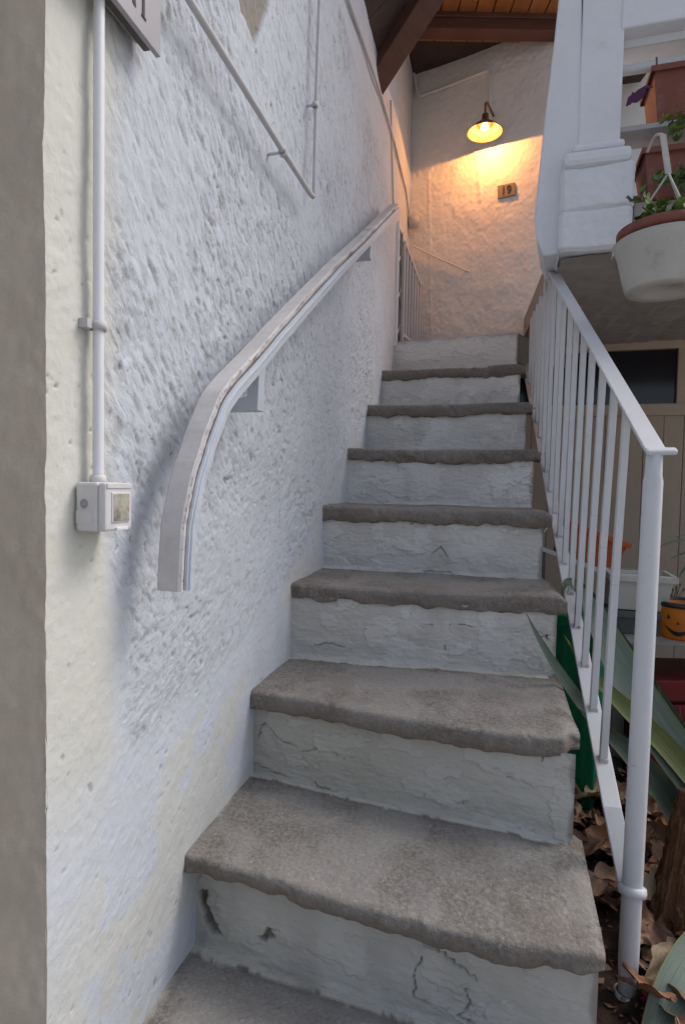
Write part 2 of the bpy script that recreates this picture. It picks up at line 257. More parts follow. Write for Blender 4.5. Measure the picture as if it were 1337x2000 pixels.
# ------------------------------------------------------------------ mesh helpers
def tag(o, label=None, cat=None, group=None, kind=None):
    if label: o['label'] = label
    if cat: o['category'] = cat
    if group: o['group'] = group
    if kind: o['kind'] = kind
    return o
def empty(name, loc, label=None, cat=None, group=None, kind=None):
    o = bpy.data.objects.new(name, None); COL.objects.link(o); o.location = Vector(tuple(float(v) for v in loc)); o.empty_display_size = 0.1
    return tag(o, label, cat, group, kind)
def own(o, p):
    o.parent = p
    if p is not None:
        o.matrix_parent_inverse = Matrix.Identity(4)
        o.location = Vector(o.location) - world(p)
def world(p):
    v = Vector(p.location)
    while p.parent: p = p.parent; v = v + Vector(p.location)
    return v
class MB:
    def __init__(s): s.v = []; s.f = []; s.sm = []
    def add(s, vs, fs, smooth_=False):
        b = len(s.v); s.v += [tuple(float(c) for c in p) for p in vs]; s.f += [tuple(b + i for i in f) for f in fs]; s.sm += [smooth_] * len(fs); return s
    def hexa(s, p):                                            # eight corners: bottom 4, top 4
        return s.add(p, [(3, 2, 1, 0), (4, 5, 6, 7), (0, 1, 5, 4), (1, 2, 6, 5), (2, 3, 7, 6), (3, 0, 4, 7)])
    def box(s, c, ax, ay, az):                                 # centre and three half vectors
        c, ax, ay, az = map(np.asarray, (c, ax, ay, az))
        return s.hexa([c - ax - ay - az, c + ax - ay - az, c + ax + ay - az, c - ax + ay - az, c - ax - ay + az, c + ax - ay + az, c + ax + ay + az, c - ax + ay + az])
    def bar(s, a, b, wv, hv):                                  # bar from a to b with half vectors
        a, b, wv, hv = map(np.asarray, (a, b, wv, hv))
        return s.hexa([a - wv - hv, a + wv - hv, b + wv - hv, b - wv - hv, a - wv + hv, a + wv + hv, b + wv + hv, b - wv + hv])
    def prism(s, poly, d):                                     # polygon (3-D points) pushed along d
        n = len(poly); d = np.asarray(d); vs = [np.asarray(p) for p in poly] + [np.asarray(p) + d for p in poly]
        return s.add(vs, [tuple(range(n))[::-1], tuple(range(n, 2 * n))] + [(i, (i + 1) % n, n + (i + 1) % n, n + i) for i in range(n)])
    def tube(s, pts, r, seg=10, cap=True):
        pts = [np.asarray(p, float) for p in pts]; n = len(pts); rr = r if hasattr(r, '__len__') else [r] * n
        vs = []; t0 = None; u = None
        for i in range(n):
            t = pts[min(i + 1, n - 1)] - pts[max(i - 1, 0)]; t /= (np.linalg.norm(t) + 1e-12)
            if u is None:
                a = np.array([0, 0, 1.0]) if abs(t[2]) < 0.9 else np.array([1.0, 0, 0]); u = np.cross(t, a)
            u = u - t * (u @ t); u /= np.linalg.norm(u) + 1e-12; v = np.cross(t, u)
            for k in range(seg):
                an = 2 * math.pi * k / seg; vs.append(pts[i] + rr[i] * (u * math.cos(an) + v * math.sin(an)))
        fs = [(i * seg + k, i * seg + (k + 1) % seg, (i + 1) * seg + (k + 1) % seg, (i + 1) * seg + k) for i in range(n - 1) for k in range(seg)]
        s.add(vs, fs, True)
        if cap: s.add(vs[:seg], [tuple(range(seg))[::-1]]); s.add(vs[-seg:], [tuple(range(seg))])
        return s
    def lathe(s, prof, base, seg=32, axis=(0, 0, 1), capend=False):
        ax = np.asarray(axis, float); ax /= np.linalg.norm(ax); a = np.array([1.0, 0, 0]) if abs(ax[0]) < 0.9 else np.array([0, 1.0, 0])
        u = np.cross(ax, a); u /= np.linalg.norm(u); v = np.cross(ax, u); base = np.asarray(base, float); vs = []
        for r, h in prof:
            for k in range(seg):
                an = 2 * math.pi * k / seg; vs.append(base + ax * h + r * (u * math.cos(an) + v * math.sin(an)))
        n = len(prof)
        s.add(vs, [(i * seg + k, i * seg + (k + 1) % seg, (i + 1) * seg + (k + 1) % seg, (i + 1) * seg + k) for i in range(n - 1) for k in range(seg)], True)
        return s
    def build(s, name, m, parent=None, bevel=0.0, loc=None):
        if loc is None: loc = world(parent) if parent is not None else Vector((0, 0, 0))
        loc = np.array(tuple(loc)); me = bpy.data.meshes.new(name)
        me.from_pydata([tuple(np.asarray(p) - loc) for p in s.v], [], s.f); me.polygons.foreach_set('use_smooth', s.sm); me.update()
        if isinstance(m, str): m = MT[m]
        me.materials.append(m)
        o = bpy.data.objects.new(name, me); COL.objects.link(o); o.location = Vector(tuple(loc))
        if parent is not None: own(o, parent)
        if bevel:
            bv = o.modifiers.new('bevel', 'BEVEL'); bv.width = bevel; bv.segments = 2; bv.limit_method = 'ANGLE'; bv.angle_limit = math.radians(35)
        return o
def grid(name, P, m, parent=None, attrs=None, keep=None, smooth_=True, loc=None):
    """P: (a, b, 3) array of points -> one quad sheet with float attributes"""
    a, b = P.shape[:2]
    if loc is None: loc = world(parent) if parent is not None else Vector((0, 0, 0))
    idx = np.arange(a * b).reshape(a, b)
    q = np.stack([idx[:-1, :-1], idx[1:, :-1], idx[1:, 1:], idx[:-1, 1:]], -1).reshape(-1, 4)
    if keep is not None: q = q[keep.reshape(-1)]
    me = bpy.data.meshes.new(name); me.vertices.add(a * b); me.vertices.foreach_set('co', (P.reshape(-1, 3) - np.array(tuple(loc))).astype(np.float32).ravel())
    me.loops.add(len(q) * 4); me.loops.foreach_set('vertex_index', q.astype(np.int32).ravel())
    me.polygons.add(len(q)); me.polygons.foreach_set('loop_start', (np.arange(len(q)) * 4).astype(np.int32))
    try: me.polygons.foreach_set('loop_total', np.full(len(q), 4, np.int32))
    except Exception: pass
    me.polygons.foreach_set('use_smooth', np.full(len(q), smooth_))
    for k, v in (attrs or {}).items():
        if np.ndim(v) == 3: at = me.attributes.new(k, 'FLOAT_VECTOR', 'POINT'); at.data.foreach_set('vector', np.asarray(v, np.float32).ravel())
        else: at = me.attributes.new(k, 'FLOAT', 'POINT'); at.data.foreach_set('value', np.clip(v, 0, 1).astype(np.float32).ravel())
    me.update(calc_edges=True); me.validate()
    me.materials.append(MT[m] if isinstance(m, str) else m)
    o = bpy.data.objects.new(name, me); COL.objects.link(o); o.location = Vector(tuple(loc))
    if parent is not None: own(o, parent)
    return o
def v3(p2, z): return np.array([p2[0], p2[1], z])
def resample(pts, n):
    """smooth curve through the points (Catmull-Rom), n samples"""
    p = [np.asarray(q, float) for q in pts]; p = [2 * p[0] - p[1]] + p + [2 * p[-1] - p[-2]]; out = []
    m = len(p) - 3
    for i in range(n):
        t = i / (n - 1) * m; k = min(int(t), m - 1); t -= k; a, b, c, d = p[k:k + 4]
        out.append(0.5 * (2 * b + (c - a) * t + (2 * a - 5 * b + 4 * c - d) * t * t + (3 * b - a - 3 * c + d) * t ** 3))
    return out
Z3 = np.array([0, 0, 1.0]); W3D = v3(WD, 0); W3N = v3(WN, 0); B3D = v3(BD, 0); B3N = v3(BN, 0); R3D = v3(RD, 0); R3N = v3(RN, 0)

# ================================================================== ground
g = MB(); g.add([(-60, -60, -0.02), (60, -60, -0.02), (60, 60, -0.02), (-60, 60, -0.02)], [(0, 1, 2, 3)])
tag(g.build('ground', 'paving'), 'courtyard ground around the stair', None, None, 'structure')
xs = np.linspace(0.42, 2.2, 150); ys = np.linspace(0.75, 2.75, 170); X, Y = np.meshgrid(xs, ys, indexing='ij')
Zs = 0.02 + 0.035 * fbm(X * 3, Y * 3, 0, 4, 5) + 0.012 * fbm(X * 22, Y * 22, 0, 3, 8) + 0.05 * smooth(1.1, 2.0, Y)
soil = grid('garden_soil', np.stack([X, Y, Zs], -1), 'soil'); tag(soil, 'dark soil bed strewn with dead leaves beside the stair', None, None, 'structure')
def soilz(x, y): return 0.02 + 0.035 * float(fbm(x * 3, y * 3, 0, 4, 5)) + 0.012 * float(fbm(x * 22, y * 22, 0, 3, 8)) + 0.05 * float(smooth(1.1, 2.0, np.array(y)))

# ================================================================== left house wall
s_edge = sz(wall(86, 1000))[0]; s_cor = float((CORNER - WA) @ WD)
NS = 560; tt = np.linspace(0, 1, NS); sv = s_edge + (s_cor - s_edge) * (0.45 * tt + 0.55 * tt ** 2)
zv = np.concatenate([np.linspace(-0.12, 2.95, 880), np.linspace(3.0, 3.7, 20)])
SS, ZZ = np.meshgrid(sv, zv, indexing='ij')
pw = lambda pts, off=0.0: [sz(wall(x, y, off)) for x, y in pts]
rough_poly = pw([(207, 20), (207, 400), (207, 700), (215, 905), (228, 1060), (235, 1180), (243, 1290), (240, 1400), (258, 1465), (310, 1432), (365, 1330), (430, 1300), (505, 1215), (560, 1130), (620, 1010), (670, 905), (712, 820), (745, 735), (765, 660), (768, 430), (745, 300), (700, 150), (665, 20)])
s0r, z0r = rough_poly[0]; sL, zL = rough_poly[-1]
rough_poly = [(s0r, 2.6)] + rough_poly[:-1] + [(sL, zL), (sL, 2.6)]
wob = 0.018 * fbm(SS * 14, ZZ * 14, 0, 3, 31)
rough = softpoly(SS + wob, ZZ + wob, rough_poly, 0.03) * (1 - 0.55 * smooth(1.75, 2.5, SS))
# throw of the trowel: steep strokes above, strokes along the flight below
zstair = zt(0) + (SS - float((Ln(0) - WA) @ WD)) * (0.21 / np.linalg.norm([0.08, 0.315]))
low = 1 - smooth(0.25, 0.75, ZZ - zstair)
def stroke_uv(ang, k1, k2):
    c, s_ = math.cos(ang), math.sin(ang); wx_ = 0.02 * fbm(SS * 5, ZZ * 5, 0, 2, 44); a = SS * c + ZZ * s_ + wx_; b = -SS * s_ + ZZ * c + wx_ * 0.6
    return np.stack([a * k1, b * k2, 0 * a], -1)
def stroke(ang, k1, k2, seed, o=4):
    c, s_ = math.cos(ang), math.sin(ang); a = SS * c + ZZ * s_; b = -SS * s_ + ZZ * c
    a = a + 0.03 * fbm(SS * 6, ZZ * 6, 0, 2, seed + 3)
    return fbm(a * k1, b * k2, 0, o, seed)
up_ = stroke(-0.95, 24, 74, 41); dn_ = stroke(0.62, 30, 62, 57)
st = up_ * (1 - low) + dn_ * low
lump = fbm(SS * 9, ZZ * 9, 0, 4, 71)
fine = fbm(SS * 120, ZZ * 120, 0, 2, 81)
gouge = np.maximum(0, stroke(-0.85, 40, 115, 93, 3) - 0.20) * (1 - low) + np.maximum(0, fbm(SS * 62, ZZ * 88, 0, 3, 97) - 0.24) * (0.35 + 0.65 * low)
patch = smooth(-0.25, 0.25, fbm(SS * 2.6, ZZ * 2.6, 0, 3, 103))
amp = rough * (0.55 + 0.45 * patch)
disp = amp * (0.0030 * st + 0.0052 * lump + 0.0012 * fine - 0.0065 * gouge) + (1 - rough) * (0.0018 * lump + 0.0006 * fine + 0.0010 * dn_) + 0.004 * fbm(SS * 2, ZZ * 2, 0, 2, 9)
pit = np.clip(smooth(0.06, 0.26, gouge) * amp * 0.55, 0, 1)
spk = smooth(0.86, 0.92, vn(SS * 120, ZZ * 100, 0, 201)) * smooth(0.1, 0.5, fbm(SS * 5, ZZ * 5, 0, 2, 205) + 0.25)
disp -= 0.004 * spk; pit = np.clip(pit + 0.85 * spk, 0, 1)
# cream limewash on the smooth strip and in patches above the steps
e205 = sz(wall(206, 500))[0]
cream = (1 - smooth(e205 - 0.02, e205 + 0.05, SS + wob)) * smooth(0.30, 0.75, ZZ + 0.25 * fbm(SS * 4, ZZ * 4, 0, 3, 121)) * 0.9
cream = np.maximum(cream, (1 - rough) * 0.62 * smooth(-0.02, 0.05, fbm(SS * 8, ZZ * 8, 0, 3, 133)) * smooth(0.05, -0.25, ZZ - zstair - 0.35) * (1 - smooth(1.0, 1.5, SS)))
cream = np.maximum(cream, 0.28 * (1 - rough) * smooth(2.2, 2.7, SS))
nearst = np.abs(ZZ - zstair + 0.02) < 0.3
scar = smooth(0.90, 0.96, vn(SS * 60 + 0.5 * ZZ * 40, ZZ * 110, 0, 207)) * (1 - rough); pit = np.clip(pit + 0.8 * scar * smooth(-0.2, 0.3, fbm(SS * 3, ZZ * 3, 0, 2, 209)), 0, 1); disp -= 0.0015 * scar
grime = smooth(0.10, 0.0, ZZ - zstair - 0.03 * fbm(SS * 20, ZZ * 20, 0, 3, 213)) * (0.5 + 0.5 * fbm(SS * 12, ZZ * 12, 0, 3, 215)); pit = np.clip(pit + 0.22 * np.clip(grime, 0, 1), 0, 1)
# bare stone spot high on the wall
stone = softpoly(SS + 0.6 * wob, ZZ + wob, pw([(455, -40), (470, 20), (485, 45), (500, 82), (508, 60), (522, 20), (530, -40)]), 0.006)
disp -= 0.008 * stone
door = [sz(wall(769, 640)), sz(wall(787, 448))]
ds0, ds1 = door[0][0], door[1][0]; dz0, dz1 = zt(8) - 0.02, sz(wall(772, 432))[1]
# soft mortar fillet where the wall meets each step
P = np.empty(SS.shape + (3,)); P[..., 0] = WA[0] + WD[0] * SS + WN[0] * disp; P[..., 1] = WA[1] + WD[1] * SS + WN[1] * disp; P[..., 2] = ZZ
sc = 0.5 * (SS[:-1, :-1] + SS[1:, 1:]); zc = 0.5 * (ZZ[:-1, :-1] + ZZ[1:, 1:])
keep = ~((sc > ds0) & (sc < ds1) & (zc > dz0) & (zc < dz1))
lw = empty('house_wall', W3(s_edge, 0), 'rough white plastered house wall along the left of the stair', 'wall')
grid('plaster', P, 'wall', lw, {'pit': pit, 'cream': cream, 'stone': stone, 'low': low, 'amp': np.clip(np.maximum(amp * 0.92, 0.20 * (1 - rough) * smooth(0.45, 0.1, ZZ - zstair)), 0, 1), 'stroke_up': stroke_uv(-0.98, 30, 95), 'stroke_dn': stroke_uv(0.62, 48, 105)}, keep)
b = MB(); b.box(W3((s_edge + s_cor) / 2, 1.8, -0.30), W3D * (s_cor - s_edge) / 2, W3N * 0.16, Z3 * 1.9); b.build('masonry', 'side', lw)
# grilled opening in the wall near its far end
gw = empty('grille_window', W3(ds0, dz0), 'narrow dark opening with crossed white bars beyond the handrail end', 'window')
b = MB(); b.box(W3((ds0 + ds1) / 2, (dz0 + dz1) / 2, -0.07), W3D * (ds1 - ds0) / 2, W3N * 0.012, Z3 * (dz1 - dz0) / 2); b.build('pane', 'glass', gw)
for sA in (ds0, ds1):
    b = MB(); b.box(W3(sA, (dz0 + dz1) / 2, -0.028), W3D * 0.012, W3N * 0.045, Z3 * (dz1 - dz0) / 2); b.build('jamb', 'white_plaster', gw)
b = MB(); b.box(W3((ds0 + ds1) / 2, dz1, -0.028), W3D * (ds1 - ds0) / 2, W3N * 0.044, Z3 * 0.012); b.build('lintel', 'white_plaster', gw)
hh = dz1 - dz0
for k in range(3):
    z0 = dz0 + hh * (0.08 + 0.30 * k)
    for d in (1, -1):
        b = MB(); b.tube([W3(ds0, z0 if d > 0 else z0 + 0.28 * hh, 0.006 + 0.006 * d), W3(ds1, z0 + 0.28 * hh if d > 0 else z0, 0.006 + 0.006 * d)], 0.005, 6); b.build('bar', 'iron', gw)
b = MB(); b.tube([W3((ds0 + ds1) / 2, dz0, 0.018), W3((ds0 + ds1) / 2, dz1, 0.018)], 0.006, 6); b.build('bar', 'iron', gw)

# grey pier at the near left corner
Ap = W3(s_edge, 0, 0.003); Bp = Ap + np.array([-0.55, -0.03, 0])
zz = np.linspace(-0.1, 3.7, 620); uu = np.linspace(0, 1, 80) ** 1.6; U, ZP = np.meshgrid(uu, zz, indexing='ij')
dy = -0.004 * fbm(U * 6, ZP * 8, 0, 4, 141) - 0.0018 * fbm(U * 50, ZP * 60, 0, 3, 145)
chip = smooth(0.25, 0.5, fbm(ZP * 11, 3.0, 0, 4, 147)) * smooth(0.02, 0.0, U); dxp = (0.0006 * fbm(ZP * 9, 1.0, 0, 4, 149) - 0.0015 * chip) * smooth(0.06, 0, U)
P = np.stack([Ap[0] + (Bp[0] - Ap[0]) * U + dxp, Ap[1] + (Bp[1] - Ap[1]) * U + dy, ZP], -1)
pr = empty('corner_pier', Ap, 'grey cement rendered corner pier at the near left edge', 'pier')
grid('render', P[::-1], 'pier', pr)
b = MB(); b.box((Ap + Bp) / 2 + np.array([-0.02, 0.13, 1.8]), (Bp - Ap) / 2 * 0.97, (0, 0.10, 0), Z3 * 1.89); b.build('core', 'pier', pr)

# ================================================================== the stair
stair = empty('staircase', v3(Ln(0), 0), 'white plastered stair with worn grey stone treads', 'stairs')
Rp = {n: Rn(n) for n in range(3, 10)}
Rp[2] = atZ(1138, 1456, zt(2))[:2]; Rp[1] = atZ(1192, 1898, zt(1))[:2]; Rp[0] = Rp[1] + (Rp[1] - Rp[2]) * 0.9 + np.array([-0.02, 0.0])
Lp = {n: Ln(n) for n in range(0, 10)}
for n, (x, y) in {1: (360, 1667), 2: (488, 1343), 3: (567, 1142)}.items(): Lp[n] = wall(x, y)[:2]
Lp[0] = Lp[1] - np.array([0.075, 0.295])
def frontdir(n):
    t = Rp[n] - Lp[n]; t = t / np.linalg.norm(t); return t, np.array([t[1], -t[0]])     # along, outward (towards camera)
INS = {0: 0.01, 1: 0.050, 2: 0.026, 3: 0.006, 4: 0.014, 5: 0.016, 6: 0.016, 7: 0.016, 8: 0.0, 9: 0.0}
THK = {0: 0.036, 1: 0.034, 2: 0.042, 3: 0.047, 4: 0.046, 5: 0.046, 6: 0.047, 7: 0.047, 8: 0.0}
def slab(n):
    thick = THK[n]
    t, o = frontdir(n); L, R = Lp[n] - t * 0.035, Rp[n] + t * 0.012
    t2, o2 = frontdir(n + 1) if n < 8 else (t, o)
    bkd = INS[n + 1] + 0.04; Lb, Rb = (Lp[n + 1] - o2 * bkd - t2 * 0.035, Rp[n + 1] - o2 * bkd + t2 * 0.012)
    if n <= 2:                                                  # worn, wider right end of the lower treads
        Rb = Rp[n + 1] - o2 * bkd + t2 * 0.006
    NX = 150; xs = np.linspace(0, 1, NX)
    prof = [(u, 0.0, 0.0) for u in np.linspace(0, 1, 46)[:-1]]  # (u back->front, extra outward, dz)
    r = 0.009
    prof += [(1.0, -r + r * math.sin(a), -r + r * math.cos(a)) for a in np.linspace(0, math.pi / 2, 7)]
    prof += [(1.0, 0.0, -r - (thick - 2 * r) * q) for q in (0.25, 0.5, 0.75, 1.0)]
    prof += [(1.0, -r * 0.6 + r * 0.6 * math.cos(a), -thick + r * 0.6 - r * 0.6 * math.sin(a) - 0.0) for a in np.linspace(0.3, math.pi / 2, 4)]
    prof += [(1.0, -0.05, -thick), (1.0, -0.10, -thick)]
    PR = np.array(prof); NPf = len(prof)
    Xg, K = np.meshgrid(xs, np.arange(NPf), indexing='ij'); u = PR[K, 0]; eo = PR[K, 1]; dz = PR[K, 2]
    fr = L + (R - L) * Xg[..., None] - o * r * (u < 1)[..., None]; bk = Lb + (Rb - Lb) * Xg[..., None]
    if n in (1, 2):                                             # rounded outer corner and bowed end of the lower treads
        bow = 0.045 * (Xg ** 10)[..., None] * np.array([0.0, 1.0]); fr = fr + bow
    pos = bk + (fr - bk) * u[..., None] + eo[..., None] * o
    # uneven nose line
    len_ = np.linalg.norm(R - L); sX = Xg * len_
    edge = smooth(0.72, 1.0, u) ; front = (u >= 1.0)
    wobf = 0.004 * fbm(sX * 4, n * 3.7, 0, 3, 151) + 0.0032 * fbm(sX * 26, n * 5.1, 0, 3, 157)
    pos = pos + (edge * wobf)[..., None] * o
    chipn = smooth(0.18, 0.42, fbm(sX * 13, n * 7.7 + dz * 14, 0, 4, 159, 0.6)); pos = pos - (smooth(0.93, 1.0, u) * chipn * 0.006)[..., None] * o
    lump = 0.0045 * fbm(pos[..., 0] * 7, pos[..., 1] * 7, n, 3, 161) + 0.0016 * fbm(pos[..., 0] * 45, pos[..., 1] * 45, n, 3, 163)
    zz = zt(n) + dz - 0.003 * chipn * smooth(0.93, 1.0, u) * (dz > -0.012) - 0.004 * smooth(0.9, 0.2, np.abs(Xg - 0.5) * 2) * edge + lump * (1 - 0.4 * front) - 0.003 * edge * (0.5 + 0.5 * fbm(sX * 6, n * 2.2, 0, 2, 167))
    lowf = np.clip(-dz / thick, 0, 1)
    kq = 2.4 if n >= 3 else 1.0
    zz = zz + kq * lowf * (0.0045 * fbm(sX * 7, n * 9.1, 0, 3, 171) + 0.0035 * fbm(sX * 34, n * 1.1, 0, 2, 173))
    pos = pos + (lowf * (0.009 if n >= 3 else 0.006) * fbm(sX * 26, dz * 60, n, 3, 177))[..., None] * o
    endr = smooth(0.955, 1.0, Xg)                               # the free end is rounded off
    zz = zz - endr ** 2 * 0.012 * (1 - lowf)
    if n == 2:                                                  # broken corner, patched with smooth mortar
        cut = smooth(0.955, 0.97, Xg + 0.006 * fbm(u * 9, 3.3, 0, 2, 7)); pos = pos - (cut * edge * 0.035)[..., None] * o
    P = np.dstack([pos, zz])
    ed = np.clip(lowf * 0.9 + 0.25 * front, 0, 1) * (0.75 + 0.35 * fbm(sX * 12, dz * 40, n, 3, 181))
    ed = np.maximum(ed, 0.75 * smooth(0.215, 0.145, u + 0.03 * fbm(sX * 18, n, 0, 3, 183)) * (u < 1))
    wash = smooth(0.050, 0.01, Xg + 0.02 * fbm(u * 8, n, 0, 3, 187)) * 0.8
    wash = np.maximum(wash, 0.95 * smooth(0.168, 0.158, u + 0.030 * fbm(sX * 30, n * 1.7, 0, 4, 189, 0.65)) * (u < 1) * (Xg < 0.955))
    ob = grid('tread', P, 'tread', stair, {'edge': ed, 'wash': wash, 'worn': np.clip(smooth(-0.25, 0.35, fbm(pos[..., 0] * 9, pos[..., 1] * 9, n, 5, 191, 0.65) + 0.35 * (1 - np.abs(Xg - 0.5) * 2.2)), 0, 1) * (1 - lowf), 'stain': smooth(0.12, 0.42, fbm(pos[..., 0] * 5 + 3, pos[..., 1] * 5, n * 2, 5, 193, 0.6)) * 0.8})
    me = ob.data
    return ob
for n in range(0, 8): slab(n)
def riser(n, cracks=(), holes=(), tone=0.0, white=0.2, bot=None):
    """vertical plaster face below tread n; crack points are (fraction along, fraction up)"""
    t, o = frontdir(n); inset = INS[n]
    L = Lp[n] - t * 0.03 - o * inset; R = Rp[n] - t * 0.012 - o * inset
    if n == 8: R = R + t * 0.012
    z0 = zt(n - 1) - 0.02; z1 = zt(n) - (THK[n] - 0.010 if n < 8 else 0.0)
    NX, NZ = 340, 96; xs = np.linspace(0, 1, NX); vs = np.linspace(0, 1, NZ); Xg, V = np.meshgrid(xs, vs, indexing='ij')
    len_ = np.linalg.norm(R - L); sX = Xg * len_; Zg = z0 + (z1 - z0) * V
    disp = 0.005 * fbm(sX * 5, Zg * 8, n * 3.3, 3, 211) + 0.0022 * fbm(sX * 22, Zg * 38, n, 4, 217) + 0.0010 * fbm(sX * 90, Zg * 120, n, 2, 219)
    disp = disp + 0.014 * smooth(0.16, 0.0, V) * (0.6 + 0.8 * fbm(sX * 9, n, 0, 3, 223))          # mortar foot
    dirt = np.zeros_like(Xg); A = len_; H = z1 - z0
    wx = 0.013 * fbm(sX * 30, Zg * 30, n, 4, 227, 0.7); wz = 0.015 * fbm(sX * 30 + 9, Zg * 30, n, 4, 229, 0.7)
    for (wd, pts) in cracks:
        d = dpoly(sX + wx, V * H + wz, [(a * A, b_ * H) for a, b_ in pts]); c = smooth(wd * 0.50, wd * 0.10, d) * smooth(-0.25, 0.25, fbm(sX * 14, Zg * 14, n, 2, 233))
        disp = disp - 0.005 * c; dirt = np.maximum(dirt, 0.5 * c)
        disp = disp + 0.003 * smooth(0.03, 0.0, d) * (1 - c)
    for pts in holes:
        h = softpoly(sX + wx, V * H + wz, [(a * A, b_ * H) for a, b_ in pts], 0.003); disp = disp - 0.012 * h; dirt = np.maximum(dirt, h * (0.8 + 0.3 * fbm(sX * 40, Zg * 40, n, 2, 239)))
    sp = smooth(0.93, 0.97, vn(sX * 85, Zg * 85, n, 241)) * 0.8; dirt = np.maximum(dirt, sp * smooth(0, 0.3, fbm(sX * 4, Zg * 4, n, 2, 243)))
    wh = white + 0.45 * smooth(0.2, 0.02, V + 0.08 * fbm(sX * 12, n, 0, 3, 247)) + 0.35 * smooth(0.05, 0.35, fbm(sX * 4, Zg * 6, n, 3, 251))
    fl = fbm(sX * 6.5, Zg * 11, n * 4.4, 5, 263, 0.6); flake = smooth(0.085, 0.10, fl); rim = smooth(0.012, 0.0, np.abs(fl - 0.09)) * smooth(-0.1, 0.3, fbm(sX * 8, Zg * 8, n, 2, 265))
    disp = disp + 0.0022 * flake; dirt = np.maximum(dirt, 0.26 * rim); wh = wh + 0.30 * flake - 0.12
    stain = smooth(0.10, 0.45, fbm(sX * 7, Zg * 3.0, n * 1.9, 4, 267, 0.6)) * 0.16; dirt = np.maximum(dirt, stain)
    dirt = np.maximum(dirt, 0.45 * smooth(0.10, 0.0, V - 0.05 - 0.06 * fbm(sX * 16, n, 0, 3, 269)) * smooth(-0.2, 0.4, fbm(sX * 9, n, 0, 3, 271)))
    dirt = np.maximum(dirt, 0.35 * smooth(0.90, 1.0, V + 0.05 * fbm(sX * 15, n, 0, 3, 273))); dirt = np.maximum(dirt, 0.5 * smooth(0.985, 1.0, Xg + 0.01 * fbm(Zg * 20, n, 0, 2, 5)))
    P = np.empty(Xg.shape + (3,)); base = L + (R - L) * Xg[..., None] + o * disp[..., None]; P[..., 0:2] = base; P[..., 2] = Zg
    return grid('riser', P, 'riser', stair, {'dirt': dirt, 'tone': np.full_like(Xg, tone) * (0.8 + 0.4 * fbm(sX * 3, Zg * 3, n, 3, 261)), 'white': wh * (1 - 0.8 * tone)})
riser(8, [(0.004, [(0.05, 0.12), (0.13, 0.13)]), (0.003, [(0.2, 0.5), (0.32, 0.55), (0.42, 0.5)]), (0.004, [(0.93, 0.4), (0.95, 0.5)])], tone=0.05, white=0.75)
riser(7, [(0.003, [(0.80, 0.55), (0.85, 0.6)])], tone=0.12, white=0.6)
riser(6, [(0.004, [(0.5, 0.16), (0.53, 0.22), (0.56, 0.15)]), (0.003, [(0.82, 0.5), (0.86, 0.38)])], tone=0.25, white=0.5)
riser(5, [(0.0045, [(0.885, 0.22), (0.90, 0.42), (0.93, 0.55), (0.985, 0.70)]), (0.003, [(0.2, 0.15), (0.26, 0.16)]), (0.003, [(0.9, 0.3), (0.97, 0.22)])], tone=0.2, white=0.5)
riser(4, [(0.0045, [(0.52, 0.30), (0.55, 0.47), (0.575, 0.56), (0.60, 0.38)]), (0.004, [(0.37, 0.42), (0.40, 0.56), (0.42, 0.5)]), (0.004, [(0.5, 0.14), (0.57, 0.10), (0.68, 0.12)]), (0.003, [(0.70, 0.34), (0.74, 0.24), (0.76, 0.14)]), (0.003, [(0.22, 0.35), (0.26, 0.38)])], tone=0.3, white=0.42)
riser(3, [(0.004, [(0.42, 0.60), (0.5, 0.66), (0.56, 0.70)]), (0.0045, [(0.66, 0.72), (0.74, 0.69), (0.85, 0.73)]), (0.004, [(0.9, 0.62), (0.94, 0.70), (0.98, 0.66)]), (0.004, [(0.14, 0.28), (0.19, 0.35), (0.25, 0.33)])], [[(0.955, 0.62), (0.968, 0.60), (0.965, 0.68)]], tone=0.45, white=0.2)
riser(2, [(0.0045, [(0.055, 0.52), (0.062, 0.70), (0.09, 0.72), (0.14, 0.58), (0.2, 0.46), (0.26, 0.52), (0.30, 0.40)]), (0.004, [(0.24, 0.40), (0.27, 0.44)]), (0.003, [(0.43, 0.52), (0.48, 0.50)]), (0.004, [(0.04, 0.2), (0.2, 0.14), (0.36, 0.12)]), (0.003, [(0.75, 0.6), (0.84, 0.62)])], tone=0.85, white=0.12)
riser(1, [(0.004, [(0.20, 0.25), (0.23, 0.36), (0.24, 0.44), (0.275, 0.46)]), (0.0045, [(0.625, 0.62), (0.615, 0.42), (0.63, 0.26), (0.68, 0.20)]), (0.004, [(0.74, 0.50), (0.745, 0.36), (0.72, 0.26), (0.80, 0.05)]), (0.004, [(0.63, 0.74), (0.72, 0.64), (0.76, 0.56)]), (0.003, [(0.07, 0.14), (0.065, 0.02)])],
      [[(0.034, 0.62), (0.06, 0.64), (0.055, 0.50), (0.075, 0.40), (0.10, 0.32), (0.115, 0.24), (0.085, 0.22), (0.055, 0.34), (0.040, 0.46)], [(0.222, 0.36), (0.245, 0.44), (0.255, 0.36), (0.235, 0.30)]], tone=0.9, white=0.12)
riser(0, tone=0.6, white=0.2)
# masonry under the treads, set back from the faces, and the side of the flight
for n in range(0, 9):
    t, o = frontdir(n); b = MB(); L = Lp[n] - o * 0.075; R = Rp[n] - o * 0.075 - t * 0.03; e = np.array([0.08, 0.315]) * (1.1 if n < 8 else 1.6)
    b.hexa([v3(L, -0.015), v3(R, -0.015), v3(R + e * 0.9, -0.015), v3(L + e, -0.015), v3(L, zt(n) - 0.05), v3(R, zt(n) - 0.05), v3(R + e * 0.9, zt(n) - 0.05 - 0.002 * n), v3(L + e, zt(n) - 0.05 - 0.002 * n)])
    b.build('masonry_core', 'side', stair)
